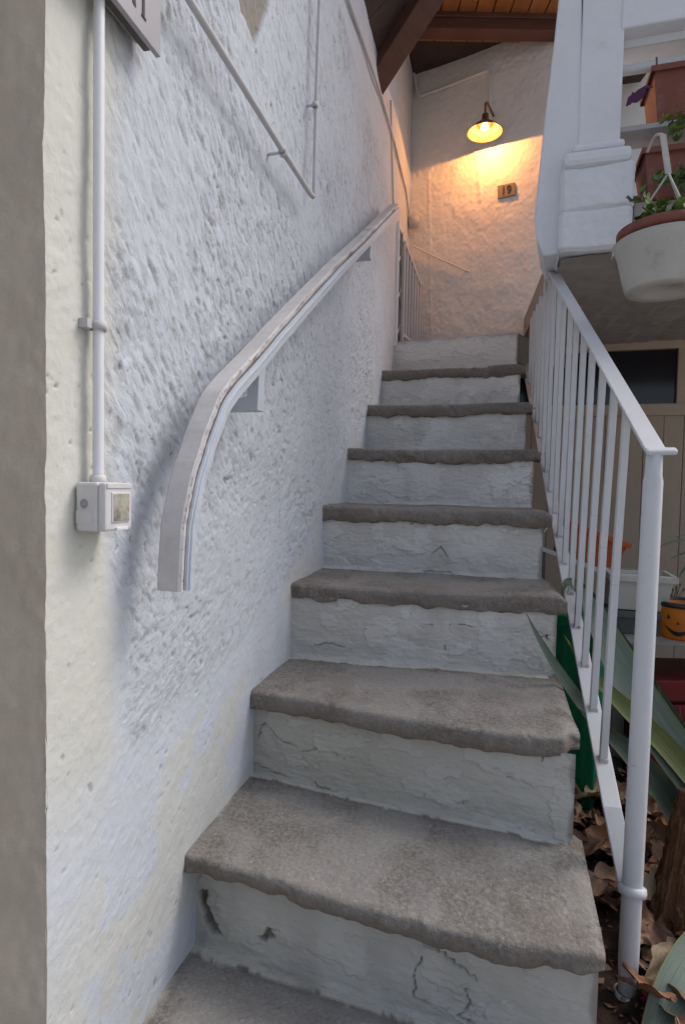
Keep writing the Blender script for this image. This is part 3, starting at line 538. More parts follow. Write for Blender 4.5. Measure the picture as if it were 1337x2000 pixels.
# landing slab between the top riser, the side parapet and the back wall
ld = MB(); z8 = zt(8); Pc = np.array([*CORNER, 0]); Pr = np.array([*back(1062, 600)[:2], 0]); L8 = v3(Lp[8], 0); R8 = v3(Rp[8], 0)
t8, o8 = frontdir(8); ld.hexa([v3(Lp[8] - o8 * 0.012 - t8 * .02, z8 - 0.14), v3(Rp[8] - o8 * 0.012, z8 - 0.14), Pr + Z3 * (z8 - 0.14), Pc + Z3 * (z8 - 0.14), v3(Lp[8] - o8 * 0.012 - t8 * .02, z8), v3(Rp[8] - o8 * 0.012, z8), Pr + Z3 * z8, Pc + Z3 * z8])
ld.build('landing_slab', 'tread', stair)

# ================================================================== back wall
bs1 = bsz(back(1104, 300))[0]
us = np.linspace(-0.002, bs1, 230); zz = np.linspace(zt(8) - 0.1, 4.1, 420); U, ZB = np.meshgrid(us, zz, indexing='ij')
d = 0.008 * fbm(U * 4, ZB * 4, 0, 3, 301) + 0.0035 * fbm(U * 18, ZB * 14, 0, 4, 307) + 0.0022 * fbm(U * 60, ZB * 60, 0, 3, 311)
seam = dpoly(U + 0.004 * fbm(U * 20, ZB * 20, 0, 2, 3), ZB, [bsz(back(927, 290)), bsz(back(935, 330)), bsz(back(938, 390))]); d += 0.004 * smooth(0.02, 0, seam)
seam = dpoly(U + 0.004 * fbm(U * 20, ZB * 20, 0, 2, 3), ZB, [bsz(back(836, 330)), bsz(back(838, 420)), bsz(back(842, 650))]); d += 0.0022 * smooth(0.012, 0, seam)
P = np.empty(U.shape + (3,)); P[..., 0] = CORNER[0] + BD[0] * U + BN[0] * d; P[..., 1] = CORNER[1] + BD[1] * U + BN[1] * d; P[..., 2] = ZB
bw = empty('end_wall', B3(0.4, zt(8)), 'lamp lit rough white wall at the top of the stair', 'wall')
grid('plaster', P, 'backwall', bw)
b = MB(); b.box(B3(bs1 / 2, 2.9, -0.17), B3D * bs1 / 2, B3N * 0.12, Z3 * 1.2); b.build('masonry', 'side', bw)

# ================================================================== strip wall beside the pillar


# ================================================================== pillar, balcony
PY = 2.06
pt = np.array([math.cos(math.radians(16)), -math.sin(math.radians(16)), 0]); po = np.array([pt[1], -pt[0], 0])     # face direction, outward
def pface(x, y, off=0.0):
    A = atY(1092, 494, PY)[:2] + po[:2] * off; return onvert(x, y, A, pt[:2])
pil = empty('balcony_pillar', pface(1160, 490), 'square white balcony pillar on a rolled moulding and two course plinth', 'pillar')
def block(x0, y0, x1, y1, depth, off=0.0, name='', mt='white_plaster', bev=0.004, par=None):
    a = pface(x0, y1, off); c = pface(x1, y0, off); a2 = pface(x1, y1, off)
    z0, z1 = a[2], pface(x0, y0, off)[2]
    b = MB(); b.hexa([v3(a[:2], z0), v3(a2[:2], z0), v3(a2[:2], z0) - po * depth, v3(a[:2], z0) - po * depth, v3(a[:2], z1), v3(a2[:2], z1), v3(a2[:2], z1) - po * depth, v3(a[:2], z1) - po * depth])
    return b.build(name, mt, par or pil, bev)
block(1127, -260, 1209, 300, 0.16, -0.035, 'shaft')
def noisyblock(x0, y0, x1, y1, depth, off, name, seed):
    """front and two sides of a course of plaster as one uneven sheet, rounded at the arrises"""
    a = pface(x0, y1, off); a2 = pface(x1, y1, off); z0, z1 = a[2], pface(x0, y0, off)[2]; wd = np.linalg.norm(a2[:2] - a[:2])
    path = [v3(a[:2], 0) - po * depth, v3(a[:2], 0) - po * 0.012, v3(a[:2], 0) + pt * 0.012, v3(a2[:2], 0) - pt * 0.012, v3(a2[:2], 0) - po * 0.012, v3(a2[:2], 0) - po * depth]
    lens = np.cumsum([0] + [np.linalg.norm(path[i + 1] - path[i]) for i in range(5)]); q = np.linspace(0, lens[-1], 160)
    px = np.interp(q, lens, [p[0] for p in path]); py = np.interp(q, lens, [p[1] for p in path])
    zz = np.linspace(z0, z1, 60); Q, Zq = np.meshgrid(q, zz, indexing='ij'); inn = 0.012 * (smooth(0.012, 0, Zq - z0) + smooth(0.012, 0, z1 - Zq))
    n_ = 0.006 * fbm(Q * 9, Zq * 9, 0, 3, seed) + 0.0025 * fbm(Q * 40, Zq * 40, 0, 3, seed + 5) - inn
    cx, cy = (path[0] + path[-1])[:2] / 2; P = np.empty(Q.shape + (3,)); dx = px - cx; dy_ = py - cy; ln = np.hypot(dx, dy_)
    P[..., 0] = (px)[:, None] + (dx / ln)[:, None] * n_; P[..., 1] = (py)[:, None] + (dy_ / ln)[:, None] * n_; P[..., 2] = Zq + 0.006 * fbm(Q * 7, seed, 0, 2, 9)
    grid(name, P, 'white_plaster', pil)
    block(x0 + 4, y0 + 1, x1 - 4, y1 - 1, depth - 0.02, off - 0.012, 'core', 'white_plaster', 0)
noisyblock(1092, 328, 1238, 414, 0.24, 0.0, 'plinth_course', 401)
noisyblock(1089, 414, 1232, 492, 0.24, 0.003, 'plinth_course', 431)
# rolled moulding round the foot of the shaft
block(1099, 296, 1234, 326, 0.235, 0.010, 'moulding', 'white_plaster', 0.017)
block(1117, 281, 1219, 297, 0.20, -0.012, 'moulding', 'white_plaster', 0.010)
strip = empty('stair_parapet', pface(1070, 480, -0.04), 'narrow white battered wall strip between end wall and pillar', 'wall')
poly = [pface(x, y, -0.04) for x, y in [(1096, -60), (1081, 80), (1060, 255), (1042, 425), (1047, 470), (1060, 500), (1112, 492), (1112, 320), (1134, 292), (1136, -60)]]
b = MB(); b.prism(poly, np.array([0.36, 0.93, 0]) * 0.28); b.build('plaster', 'white_plaster', strip, 0.006)

bal = empty('balcony', pface(1300, 490), 'balcony slab with bare grey underside and low parapet', 'balcony')
zso = pface(1092, 494)[2]; e0 = pface(1089, 494)
kf = np.linalg.solve(np.array([[RD[0], -pt[0]], [RD[1], -pt[1]]]), pface(1092, 494)[:2] - po[:2] * 0.05 - (RA + RN * 0.062)); front0 = v3(RA + RN * 0.062 + RD * kf[0], zso); front1 = front0 + pt * 1.5
backd = -po * 1.75
lshift = R3D * 1.75 - backd
NXg, NYg = 120, 110; Ug, Vg = np.meshgrid(np.linspace(0, 1, NXg), np.linspace(0, 1, NYg), indexing='ij')
# the underside is trimmed along the stair so that it follows the parapet strip
P = front0 + Ug[..., None] * (front1 - front0) + Vg[..., None] * backd + (Vg * (1 - Ug))[..., None] * lshift
P[..., 2] += 0.012 * fbm(Ug * 9, Vg * 6, 0, 4, 451) + 0.005 * fbm(Ug * 60, Vg * 18, 0, 3, 457)
grid('soffit', P, 'soffit', bal)
b = MB(); q0 = front0 + Z3 * 0.02; q1 = front1 + Z3 * 0.02; q2 = q1 + backd; q3 = q0 + backd + lshift
b.hexa([q0, q1, q2, q3, q0 + Z3 * 0.11, q1 + Z3 * 0.11, q2 + Z3 * 0.11, q3 + Z3 * 0.11]); b.build('slab', 'concrete', bal)
f0 = pface(1234, 470, -0.03); f1 = front1 - po * 0.03; zp = pface(1238, 395, -0.03)[2]
b = MB(); b.hexa([v3(f0[:2], zso + 0.003), v3(f1[:2], zso + 0.003), v3(f1[:2], zso + 0.003) - po * 0.12, v3(f0[:2], zso + 0.003) - po * 0.12, v3(f0[:2], zp), v3(f1[:2], zp), v3(f1[:2], zp) - po * 0.12, v3(f0[:2], zp) - po * 0.12]); b.build('parapet', 'concrete', bal, 0.006)
# beam over the pillar
b0 = pface(1212, 56, -0.03); zbm = b0[2]
b = MB(); s0 = v3(b0[:2], zbm) - pt * 0.0; s1 = s0 + pt * 1.4
b.hexa([s0, s1, s1 - po * 0.2, s0 - po * 0.2, s0 + Z3 * 0.5, s1 + Z3 * 0.5, s1 - po * 0.2 + Z3 * 0.5, s0 - po * 0.2 + Z3 * 0.5]); b.build('lintel_beam', 'white_plaster', bal, 0.006)
# balcony rails
brl = empty('balcony_rail', pface(1215, 140), 'white pipe and thin bar balcony rails between pillar and frame edge', 'railing')
p0 = pface(1209, 140, -0.10); b = MB(); b.tube([p0 - pt * .05, p0 + pt * 0.7, p0 + pt * 1.3], 0.016, 12); b.build('pipe', 'iron', brl)
p0 = pface(1209, 90, -0.08); b = MB(); b.bar(p0 - pt * .05, p0 + pt * 1.3, po * 0.004, Z3 * 0.013); b.build('flat_bar', 'iron', brl)
p0 = pface(1212, 272, -0.10); b = MB(); b.bar(p0 - pt * .02, p0 + pt * 1.3, po * 0.06, Z3 * 0.008); b.build('shelf_board', 'slab', brl)

# ================================================================== roofs
rf = empty('landing_roof', atY(950, 60, 3.2), 'varnished pine boarded roof with dark red timber over the landing', 'roof')
YB = 3.18; p0 = atY(760, 82, YB); p1 = atY(1100, 84, YB); zb = p0[2]; p1[2] = zb
b = MB(); b.bar(p0 + Z3 * 0.072, p1 + Z3 * 0.072, (0, 0.04, 0), Z3 * 0.028); b.build('wall_beam', 'beam', rf, 0.004)
b = MB(); b.bar(p0 + np.array([0, -0.012, 0.113]), p1 + np.array([0, -0.012, 0.113]), (0, 0.035, 0), Z3 * 0.012); b.build('upper_beam', 'beam', rf, 0.004)
zc0 = zb + 0.024; nb = 12; x0, x1 = p0[0] - 0.1, p1[0] + 0.06; bwid = (x1 - x0) / nb
b0m = MB()
for k in range(nb):
    b = MB(); xa = x0 + k * bwid; b.box(((xa + bwid / 2), YB - 0.26, zc0 + 0.012 + 0.10), (bwid / 2 - 0.003, 0, 0), (0, 0.42, 0.0), (0, 0, 0.011)); b.build('board', 'board', rf, 0.002)
b = MB(); b.box(((x0 + x1) / 2 + 0.05, YB + 0.15, zc0 + 0.146), ((x1 - x0) / 2 + 0.35, 0, 0), (0, 0.95, 0.0), (0, 0, 0.018)); b.build('roof_deck', 'dark_soffit', rf)

er = empty('eave', wall(745, 188), 'dark timber eave with a big brown rafter above the left wall', 'roof')
E1 = wall(745, 190, 0.0); dr = np.array([0.75, -0.66, 0.0]); dr /= np.linalg.norm(dr)
k = ((868 - 668.5)); r2 = ray(868, 0)
# point on the ray through (868,0) that lies straight along dr from E1 (in plan)
kk = np.linalg.solve(np.array([[r2[0], -dr[0]], [r2[1], -dr[1]]]), E1[:2])[0]; E2 = EYE + r2 * kk; sl_ = E2 - E1; sl_ /= np.linalg.norm(sl_)
sidev = np.cross(sl_, Z3); sidev /= np.linalg.norm(sidev)
lef = -np.array([sidev[0], sidev[1], sidev[2]])
if lef @ (atY(700, 60, 2.3) - E1) < 0: lef = -lef
upv = np.cross(sl_, lef); upv = upv if upv[2] > 0 else -upv
st_ = E1 - sl_ * 0.10; en = E1 + sl_ * 1.15
b = MB(); b.bar(st_ + lef * 0.055 + upv * 0.05, en + lef * 0.055 + upv * 0.05, lef * 0.055, upv * 0.05); b.build('rafter', 'beam', er, 0.004)
# lining of the eave, from the wall up along the rafter
g0 = wall(740, 150); g1 = wall(705, 0); lv = (g1 - g0); lv[2] = 0; lv /= np.linalg.norm(lv)
o0 = wall(741, 150) + upv * 0.0; base = np.array([*E1[:2], E1[2]]) + upv * 0.085
NB = 8; wdt = 0.11; dN, dD = dr @ W3N, dr @ W3D; slN = (sl_[2] / np.linalg.norm(sl_[:2])) / dN; ratio = dN / -dD
for k in range(NB):
    t0_, t1_ = wdt * k + 0.002, wdt * (k + 1) - 0.002; st0 = base - W3N * 0.06 - Z3 * 0.06 * slN
    vN = W3N + Z3 * slN; A0, A1 = st0 - W3D * t0_, st0 - W3D * t1_; C0, C1 = A0 + vN * (t0_ * ratio + 0.10), A1 + vN * (t1_ * ratio + 0.10)
    b = MB(); b.hexa([A0, A1, C1, C0, A0 + Z3 * 0.02, A1 + Z3 * 0.02, C1 + Z3 * 0.02, C0 + Z3 * 0.02]); b.build('board', 'dark_soffit', er)

# ================================================================== wall lamp
lp = back(946, 258, 0.15); lamp = empty('wall_lamp', lp, 'lit brass wall lamp with open dish shade above the house number', 'lamp')
sh = lp.copy(); R0 = 0.092
b = MB(); b.lathe([(0.020, 0.055), (0.034, 0.050), (0.060, 0.030), (R0, 0.0), (R0 + .002, -0.003)], sh, 40); shd = b.build('shade', 'lamp', lamp)
b = MB(); b.lathe([(R0 - .001, -0.003), (0.058, 0.026), (0.034, 0.045), (0.001, 0.048)], sh, 40); b.build('shade_lining', 'shade_in', shd)
b = MB(); b.lathe([(0.001, 0.095), (0.017, 0.093), (0.019, 0.060), (0.023, 0.052), (0.001, 0.05)], sh, 20); skt = b.build('socket', 'lamp', lamp)
b = MB(); wl = back(941, 204, 0.0); b.tube(resample([sh + Z3 * 0.09, sh + Z3 * 0.15, sh + Z3 * 0.17 - B3N * 0.05, sh + Z3 * 0.165 - B3N * 0.155], 16), 0.006, 8); b.build('arm', 'lamp', lamp)
em = bpy.data.materials.new('lit bulb'); em.use_nodes = True; eb = em.node_tree.nodes['Principled BSDF']; eb.inputs['Emission Color'].default_value = (1.0, 0.62, 0.22, 1); eb.inputs['Emission Strength'].default_value = 9.0; eb.inputs['Base Color'].default_value = (0.9, 0.8, 0.6, 1)
b = MB(); b.lathe([(0.001, 0.008), (0.014, 0.011), (0.024, 0.020), (0.020, 0.034), (0.013, 0.044), (0.012, 0.05)], sh, 20); b.build('bulb', em, skt)
pl = bpy.data.lights.new('bulb_light', 'POINT'); pl.energy = 7.0; pl.color = (1.0, 0.40, 0.11); pl.shadow_soft_size = 0.004
plo = bpy.data.objects.new('bulb_light', pl); COL.objects.link(plo); plo.location = Vector(tuple(sh + Z3 * 0.003)); own(plo, lamp)

# house number plate
q = [back(x, y, 0.012) for x, y in [(971, 388), (1006, 380), (1004.5, 355.5), (970.5, 363)]]
np_ = empty('number_plate', q[0], 'small dull brass plate with the number 19 under the lamp', 'sign')
b = MB(); b.prism(q, -B3N * 0.010); npl = b.build('plate', 'brass', np_, 0.001)
def text(body, mtl, parent, origin, xdir, ydir, size, depth=0.0015, name='lettering', font_shear=0.0, align='CENTER'):
    cu = bpy.data.curves.new(name, 'FONT'); cu.body = body; cu.size = 1.0; cu.extrude = depth / size; cu.align_x = align; cu.align_y = 'CENTER'
    to = bpy.data.objects.new(name, cu); COL.objects.link(to); dg = bpy.context.evaluated_depsgraph_get(); me = bpy.data.meshes.new_from_object(to.evaluated_get(dg)); bpy.data.objects.remove(to)
    xd = np.asarray(xdir) / np.linalg.norm(xdir); yd = np.asarray(ydir) / np.linalg.norm(ydir); nd = np.cross(xd, yd); co = np.empty(len(me.vertices) * 3); me.vertices.foreach_get('co', co); co = co.reshape(-1, 3) * size
    loc = np.array(tuple(world(parent))); P = np.asarray(origin) + co[:, :1] * xd + co[:, 1:2] * yd + co[:, 2:] * nd - loc
    me.vertices.foreach_set('co', P.ravel()); me.update(); me.materials.clear(); me.materials.append(MT[mtl]); o = bpy.data.objects.new(name, me); COL.objects.link(o); o.location = Vector(tuple(loc)); own(o, parent); return o
cq = sum(q) / 4; text('19', 'ink', npl, cq + B3N * 0.001, q[1] - q[0], Z3, 0.060, 0.003)

# conduits and cables at the top of the stair
def cable(name, pts, r, m, label, cat='conduit', group=None, clips=None, seg=8):
    root = empty(name, pts[0], label, cat, group); b = MB(); b.tube(pts, r, seg); b.build('pipe', m, root)
    for c in (clips or []):
        b = MB(); a, t, n_ = c; b.bar(a - t * 0.006, a + t * 0.006, np.cross(t, n_) * (r + 0.004), n_ * (r + 0.003)); b.build('clip', m, root, 0.001)
    return root
cable('lamp_conduit', [back(801, 100, .012), back(808, 145, .012), back(816, 184, .012), back(822, 188, .012), back(890, 162, .012), back(950, 138.5, .012), back(957, 140, .012), back(957, 190, .012), back(955, 236, .03)], 0.0095, 'backwall', 'thin painted conduit bent up to the wall lamp')
cable('loose_wire', [back(806, 480, .02), back(850, 502, .022), back(900, 524, .02), back(916, 531, .004)], 0.0045, 'backwall', 'thin wire slanting across the wall above the gate', 'wire')
cable('corner_wire', [wall(676, -10, .01), wall(712, 92, .012), wall(745, 190, .010), wall(770, 280, .012), wall(792, 372, .010), wall(799, 425, .012)], 0.006, 'conduit_grey', 'grey wire running down to the round junction box', 'wire')
cable('drop_wire', [wall(763, 196, .008), wall(765, 300, .008), wall(768, 404, .008)], 0.004, 'conduit_grey', 'thin wire dropping straight to the handrail end', 'wire')
jb = wall(806, 433, 0.03); jo = empty('junction_box', jb, 'small round junction box in the far wall corner', 'box')
b = MB(); b.lathe([(0.001, 0.03), (0.03, 0.03), (0.036, 0.024), (0.037, -0.02), (0.001, -0.02)], jb, 20, axis=W3N); b.build('housing', 'conduit_grey', jo)
b = MB(); b.lathe([(0.001, 0.036), (0.016, 0.036), (0.018, 0.029)], jb, 14, axis=W3N); b.build('lid', 'conduit_grey', jo)

# white barred gate leaf on the landing
ga = wall(789, 475, 0.02); zg0 = zt(8) + 0.01
gt = empty('landing_gate', v3(ga[:2], zg0), 'low white barred gate leaf standing open beyond the top step', 'gate')
gA = wall(789, 475, 0.03); gB = back(819, 556, 0.06)
gA0 = v3(gA[:2], zg0); gB0 = v3(gB[:2], zg0)
gx = v3((gB - gA)[:2], 0); gx /= np.linalg.norm(gx); gn = np.cross(gx, Z3)
b = MB(); b.bar(gA, gB, gn * 0.010, Z3 * 0.008); b.build('top_bar', 'iron', gt)
b = MB(); b.bar(gA0 + Z3 * 0.05, gB0 + Z3 * 0.05, gn * 0.008, Z3 * 0.008); b.build('bottom_bar', 'iron', gt)
for k in range(7):
    f_ = k / 6; a = gA0 + (gB0 - gA0) * f_; c = gA + (gB - gA) * f_; b = MB(); b.bar(a, c, gx * 0.007, gn * 0.007); b.build('upright', 'iron', gt)

# ================================================================== handrail on the wall
edgepx = [(354, 1157), (356, 1085), (363, 1010), (378, 935), (397, 870), (420, 805), (447, 752), (500, 693), (565, 619), (656, 521), (720, 458), (777, 399)]
pth = resample([wall(x, y, 0.088) for x, y in edgepx], 260)
pth = [q_ + W3N * 0.0012 * float(fbm(i * 0.12, 2.2, 0, 3, 91)) + Z3 * 0.0012 * float(fbm(i * 0.12, 7.2, 0, 3, 93)) for i, q_ in enumerate(pth)]
hr = empty('handrail', pth[0], 'curved weathered white wooden handrail fixed to the rough wall', 'handrail')
def sweep(path, prof, name, m, par, attr=None):
    n = len(path); P = np.empty((n, len(prof), 3)); at = np.zeros((n, len(prof)))
    for i in range(n):
        t = path[min(i + 1, n - 1)] - path[max(i - 1, 0)]; t = t / np.linalg.norm(t); t = t - W3N * (t @ W3N); t /= np.linalg.norm(t)
        dn = np.cross(t, W3N); dn = dn if (dn @ (W3D - Z3 * 0.5)) > 0 else -dn      # away from the worn upper face
        for j, (a, c) in enumerate(prof): P[i, j] = path[i] + W3N * a + dn * c
        if attr: at[i] = [attr(i / (n - 1), j) for j in range(len(prof))]
    o = grid(name, P, m, par, {'wear': at}, smooth_=False)
    bm = MB(); return o, P
def capends(P, name, m, par):
    for e in (0, -1):
        b = MB(); b.add(list(P[e]), [tuple(range(P.shape[1] - 1))]); b.build(name, m, par)
prof = [(0, 0), (-0.004, -0.003), (-0.037, -0.003), (-0.041, 0.001), (-0.041, 0.026), (-0.012, 0.026), (-0.010, 0.012), (-0.003, 0.010), (0.0, 0.006), (0, 0)]
wn_ = lambda f_, j: max(0.0, float(fbm(f_ * 70, j * 0.4, 0, 3, 77, 0.7))) * 2.2 if j in (0, 8, 9, 7) else 0.0
o, P = sweep(pth, prof, 'top_rail', 'rail_wood', hr, wn_); capends(P, 'rail_end', 'rail_wood', hr)
prof2 = [(-0.004, 0.0135), (-0.002, 0.0125), (0.002, 0.0135), (0.002, 0.036), (-0.001, 0.039), (-0.026, 0.039), (-0.026, 0.0275), (-0.0115, 0.0275), (-0.004, 0.0135)]
lst_, P = sweep(pth, prof2, 'lower_strip', 'rail_strip', hr); capends(P, 'strip_end', 'rail_strip', hr)
prof3 = [(0.0018, 0.0165), (0.0050, 0.0175), (0.0058, 0.0195), (0.0050, 0.0215), (0.0018, 0.0225), (0.0018, 0.0165)]
o, P = sweep(pth, prof3, 'bead', 'rail_strip', lst_)
for (x, y, h_) in [(504, 722, 0.080), (723, 462, 0.075)]:
    a = wall(x, y, 0.080); s_, z_ = sz(a); dn = 0.010
    # L shaped wooden bracket: a leg under the rail and a foot into the wall
    pl_ = [W3(s_, z_ + 0.03, 0.084), W3(s_, z_ + 0.03, 0.054), W3(s_, z_ - h_ * 0.66, 0.056), W3(s_, z_ - h_ * 0.72, 0.0), W3(s_, z_ - h_, 0.0), W3(s_, z_ - h_, 0.080)]
    b = MB(); b.prism(pl_, W3D * 0.032); b.build('bracket', 'rail_strip', hr, 0.0015)

# ================================================================== switch box and conduits on the wall
n0 = wall(206, 942, 0.046); n1 = wall(206, 1040, 0.046); f0 = wall(259, 940, 0.046)
bs0, bz1 = sz(n0); bz0 = sz(n1)[1]; bs1_ = sz(f0)[0]
sw = empty('switch_box', W3(bs0, bz0), 'grey plastic weatherproof switch box with cloudy yellow window on the wall', 'switch')
cs, cz = (bs0 + bs1_) / 2, (bz0 + bz1) / 2; hs, hz = (bs1_ - bs0) / 2, (bz1 - bz0) / 2
b = MB(); b.box(W3(cs, cz, 0.017), W3D * hs, W3N * 0.017, Z3 * hz); swh = b.build('housing', 'box', sw, 0.004)
b = MB(); b.box(W3(cs, cz, 0.040), W3D * hs * 0.985, W3N * 0.006, Z3 * hz * 0.985); swc = b.build('cover', 'box', sw, 0.0035)
b = MB(); b.box(W3(cs + hs * 0.08, cz - hz * 0.02, 0.0462), W3D * hs * 0.66, W3N * 0.0016, Z3 * hz * 0.62); b.build('window_frame', 'box', swc, 0.001)
b = MB(); b.box(W3(cs + hs * 0.08, cz - hz * 0.02, 0.0472), W3D * hs * 0.58, W3N * 0.0016, Z3 * hz * 0.56); b.build('window', 'switch_glass', swc, 0.001)
b = MB(); b.box(W3(cs + hs * 0.10, cz - hz * 0.90, 0.047), W3D * hs * 0.42, W3N * 0.003, Z3 * 0.0022); b.build('latch', 'pvc', swc, 0.001)
b = MB(); b.box(W3(cs, cz + hz * 0.86, 0.046), W3D * hs * 0.9, W3N * 0.0015, Z3 * 0.0035); b.build('hinge', 'box', swc, 0.001)
rc = W3(bs0 + 0.0006, cz + hz * 0.12, 0.014); b = MB(); b.lathe([(0.0078, 0.0), (0.0078, 0.0016), (0.0064, 0.0016), (0.0064, 0.0006), (0.001, 0.0006)], rc, 24, axis=-W3D); b.build('knockout', 'box', swh)
b = MB(); b.box(W3(bs0, cz - hz * 0.42, 0.014), W3D * 0.0010, W3N * 0.0125, Z3 * hz * 0.26); b.build('side_plate', 'box', swh, 0.0004)

def wallpipe(name, px, r, off, m, label, group, clippx=()):
    pts = [wall(x, y, off) for x, y in px]; root = empty(name, pts[-1], label, 'conduit', group); b = MB(); b.tube(pts, r, 14); b.build('pipe', m, root)
    for (x, y) in clippx:
        c = wall(x, y, off); t = pts[-1] - pts[0]; t /= np.linalg.norm(t)
        b = MB(); b.lathe([(r + .0005, -0.006), (r + .003, -0.006), (r + .003, 0.006), (r + .0005, 0.006)], c, 16, axis=t); b.build('clip', 'conduit_grey', root)
        b = MB(); b.tube([c, c - W3N * off], 0.0035, 8); b.build('clip_foot', 'conduit_grey', root)
    return root
zc1 = wall(192, 940, 0.014); sC = sz(zc1)[0]
pp = [W3(sC, 3.2, 0.014), W3(sC, bz1 - 0.002, 0.014)]
cd = empty('wall_conduit', pp[1], 'white plastic pipe dropping straight into the switch box', 'conduit')
b = MB(); b.tube(pp, 0.0072, 16); cdp = b.build('pipe', 'pvc', cd)
b = MB(); b.lathe([(0.0082, 0.0), (0.0105, 0.0), (0.0105, 0.010), (0.0082, 0.012)], pp[1], 18); b.build('gland', 'box', cdp)
ck = sz(wall(190, 636, 0.014))[1]; b = MB(); b.lathe([(0.0082, -0.006), (0.0108, -0.006), (0.0108, 0.006), (0.0082, 0.006)], W3(sC, ck, 0.014), 18); b.box(W3(sC - 0.012, ck, 0.006), W3D * 0.009, W3N * 0.007, Z3 * 0.006); b.build('clip', 'conduit_grey', cdp)
wallpipe('slanting_conduit', [(335, -60), (370, 0), (555, 300), (605, 378), (611, 384)], 0.0068, 0.036, 'conduit_grey', 'grey pipe slanting down the rough wall beside the sign', 'conduits high on the wall', [(552, 298)])
wallpipe('upright_conduit', [(626, -60), (624, 0), (617, 200), (613, 384)], 0.0052, 0.026, 'conduit_grey', 'thin upright pipe meeting the slanting pipe at its foot', 'conduits high on the wall', [(615, 205)])

# ================================================================== sign at the top left
sg1 = sz(wall(314, 112, 0.035)); sgl = sz(wall(232, 0, 0.035)); sgz = sg1[1]
sg = empty('wall_sign', W3(sg1[0], sgz, 0.035), 'grey enamel sign cut off by the top left frame edge', 'sign')
wdt_ = 0.30; b = MB(); b.box(W3(sg1[0] - wdt_ / 2, sgz + 0.16, 0.031), W3D * wdt_ / 2, W3N * 0.004, Z3 * 0.16); sgp = b.build('panel', 'sign', sg, 0.001)
b = MB(); b.box(W3(sg1[0] - wdt_ / 2 - 0.004, sgz + 0.16, 0.019), W3D * (wdt_ / 2 - 0.004), W3N * 0.0075, Z3 * 0.154); b.build('frame', 'sign_dark', sg, 0.001)
b = MB(); b.box(W3(sg1[0] - wdt_ / 2 - 0.006, sgz + 0.16, 0.008), W3D * (wdt_ / 2 - 0.012), W3N * 0.0035, Z3 * 0.148); b.build('backing', 'sign', sg)
zl = sz(wall(282, 36, 0.036))[1]; sl0 = sz(wall(281, 15, 0.036))[0]
b = MB(); b.box(W3(sl0, zl + 0.03, 0.0355), W3D * 0.0028, W3N * 0.0006, Z3 * 0.03); b.box(W3(sl0 + 0.001, zl + 0.001, 0.0355), W3D * 0.0055, W3N * 0.0006, Z3 * 0.0016); b.build('lettering', 'ink', sgp)
sl1, zl1 = sz(wall(262, 3, 0.036)); b = MB(); b.prism([W3(sl1 - 0.004, zl1 + 0.03, 0.035), W3(sl1 - 0.002, zl1 - 0.002, 0.035), W3(sl1 + 0.005, zl1 - 0.004, 0.035), W3(sl1 + 0.001, zl1 + 0.03, 0.035)], W3N * 0.0012); b.build('lettering', 'ink', sgp)

# ================================================================== iron stair railing
rg = empty('stair_railing', atY(1222, 1945, 1.10), 'white painted iron stair railing with square bars and round post', 'railing')
nt_, nb_ = atY(1277, 882, 1.10), atY(1222, 1955, 1.10)
axp = nt_ - nb_; hp = np.linalg.norm(axp); axp = axp / hp
b = MB(); b.lathe([(0.0005, -0.05), (0.0165, -0.05), (0.0165, 0.05), (0.0185, 0.08), (0.0182, hp * 0.55), (0.0172, hp - 0.055), (0.0150, hp - 0.045), (0.0142, hp - 0.002), (0.0005, hp)], nb_, 24, axis=axp); nwl = b.build('newel_post', 'iron', rg)
b = MB(); b.lathe([(0.0185, -0.006), (0.024, -0.004), (0.0245, 0.005), (0.019, 0.008)], nb_ + axp * 0.012, 20, axis=axp); b.build('base_ring', 'iron_rusty', nwl)
RO = 0.055
top = [(1283, 870), (1068, 506)]
T1 = railp(1066, 508, RO)
T0 = nt_ + axp * 0.004
tdir = T1 - T0; tdir /= np.linalg.norm(tdir); tw = np.cross(tdir, Z3); tw /= np.linalg.norm(tw); tu = np.cross(tw, tdir)
b = MB(); b.bar(T0 - tdir * 0.004, T1, tw * 0.0185, tu * 0.004); b.build('top_rail', 'iron', rg, 0.002)
endn = T0 - tdir * 0.004
b = MB(); b.bar(endn - tw * 0.018 - tdir * 0.004, endn + tw * 0.036 - tdir * 0.004 + Z3 * 0.001, tdir * 0.0085, tu * 0.0052); b.build('scroll_end', 'iron', rg, 0.004)
BP = [(1208, 1712), (1191, 1562), (1166, 1430), (1146, 1326), (1127, 1236), (1101, 1090), (1079, 978), (1060, 890), (1040, 790), (1022, 692)]
bpt = [railp(x, y, RO) for x, y in BP]
B0, B1 = bpt[1], bpt[-1]
def railz(P):                                                   # straight line fit of the bottom rail
    s_ = (P[:2] - B0[:2]) @ RD; return B0[2] + s_ * (B1[2] - B0[2]) / ((B1[:2] - B0[:2]) @ RD)
nbx = nb_ + axp * (atY(1213, 1738, 1.10)[2] - nb_[2]) / axp[2]
bd = B1 - B0; bd /= np.linalg.norm(bd); bw_ = R3N; bu = np.cross(bw_, bd); bu = bu if bu[2] > 0 else -bu
b = MB(); b.bar(B0 - bd * 0.02, B1, bw_ * 0.0185, bu * 0.004); b.build('bottom_rail', 'iron', rg, 0.002)
b = MB(); b.bar(nbx + R3N * -0.004 + R3D * 0.010, B0 - bd * 0.018, bw_ * 0.0183, bu * 0.004); b.build('bottom_rail', 'iron', rg, 0.002)
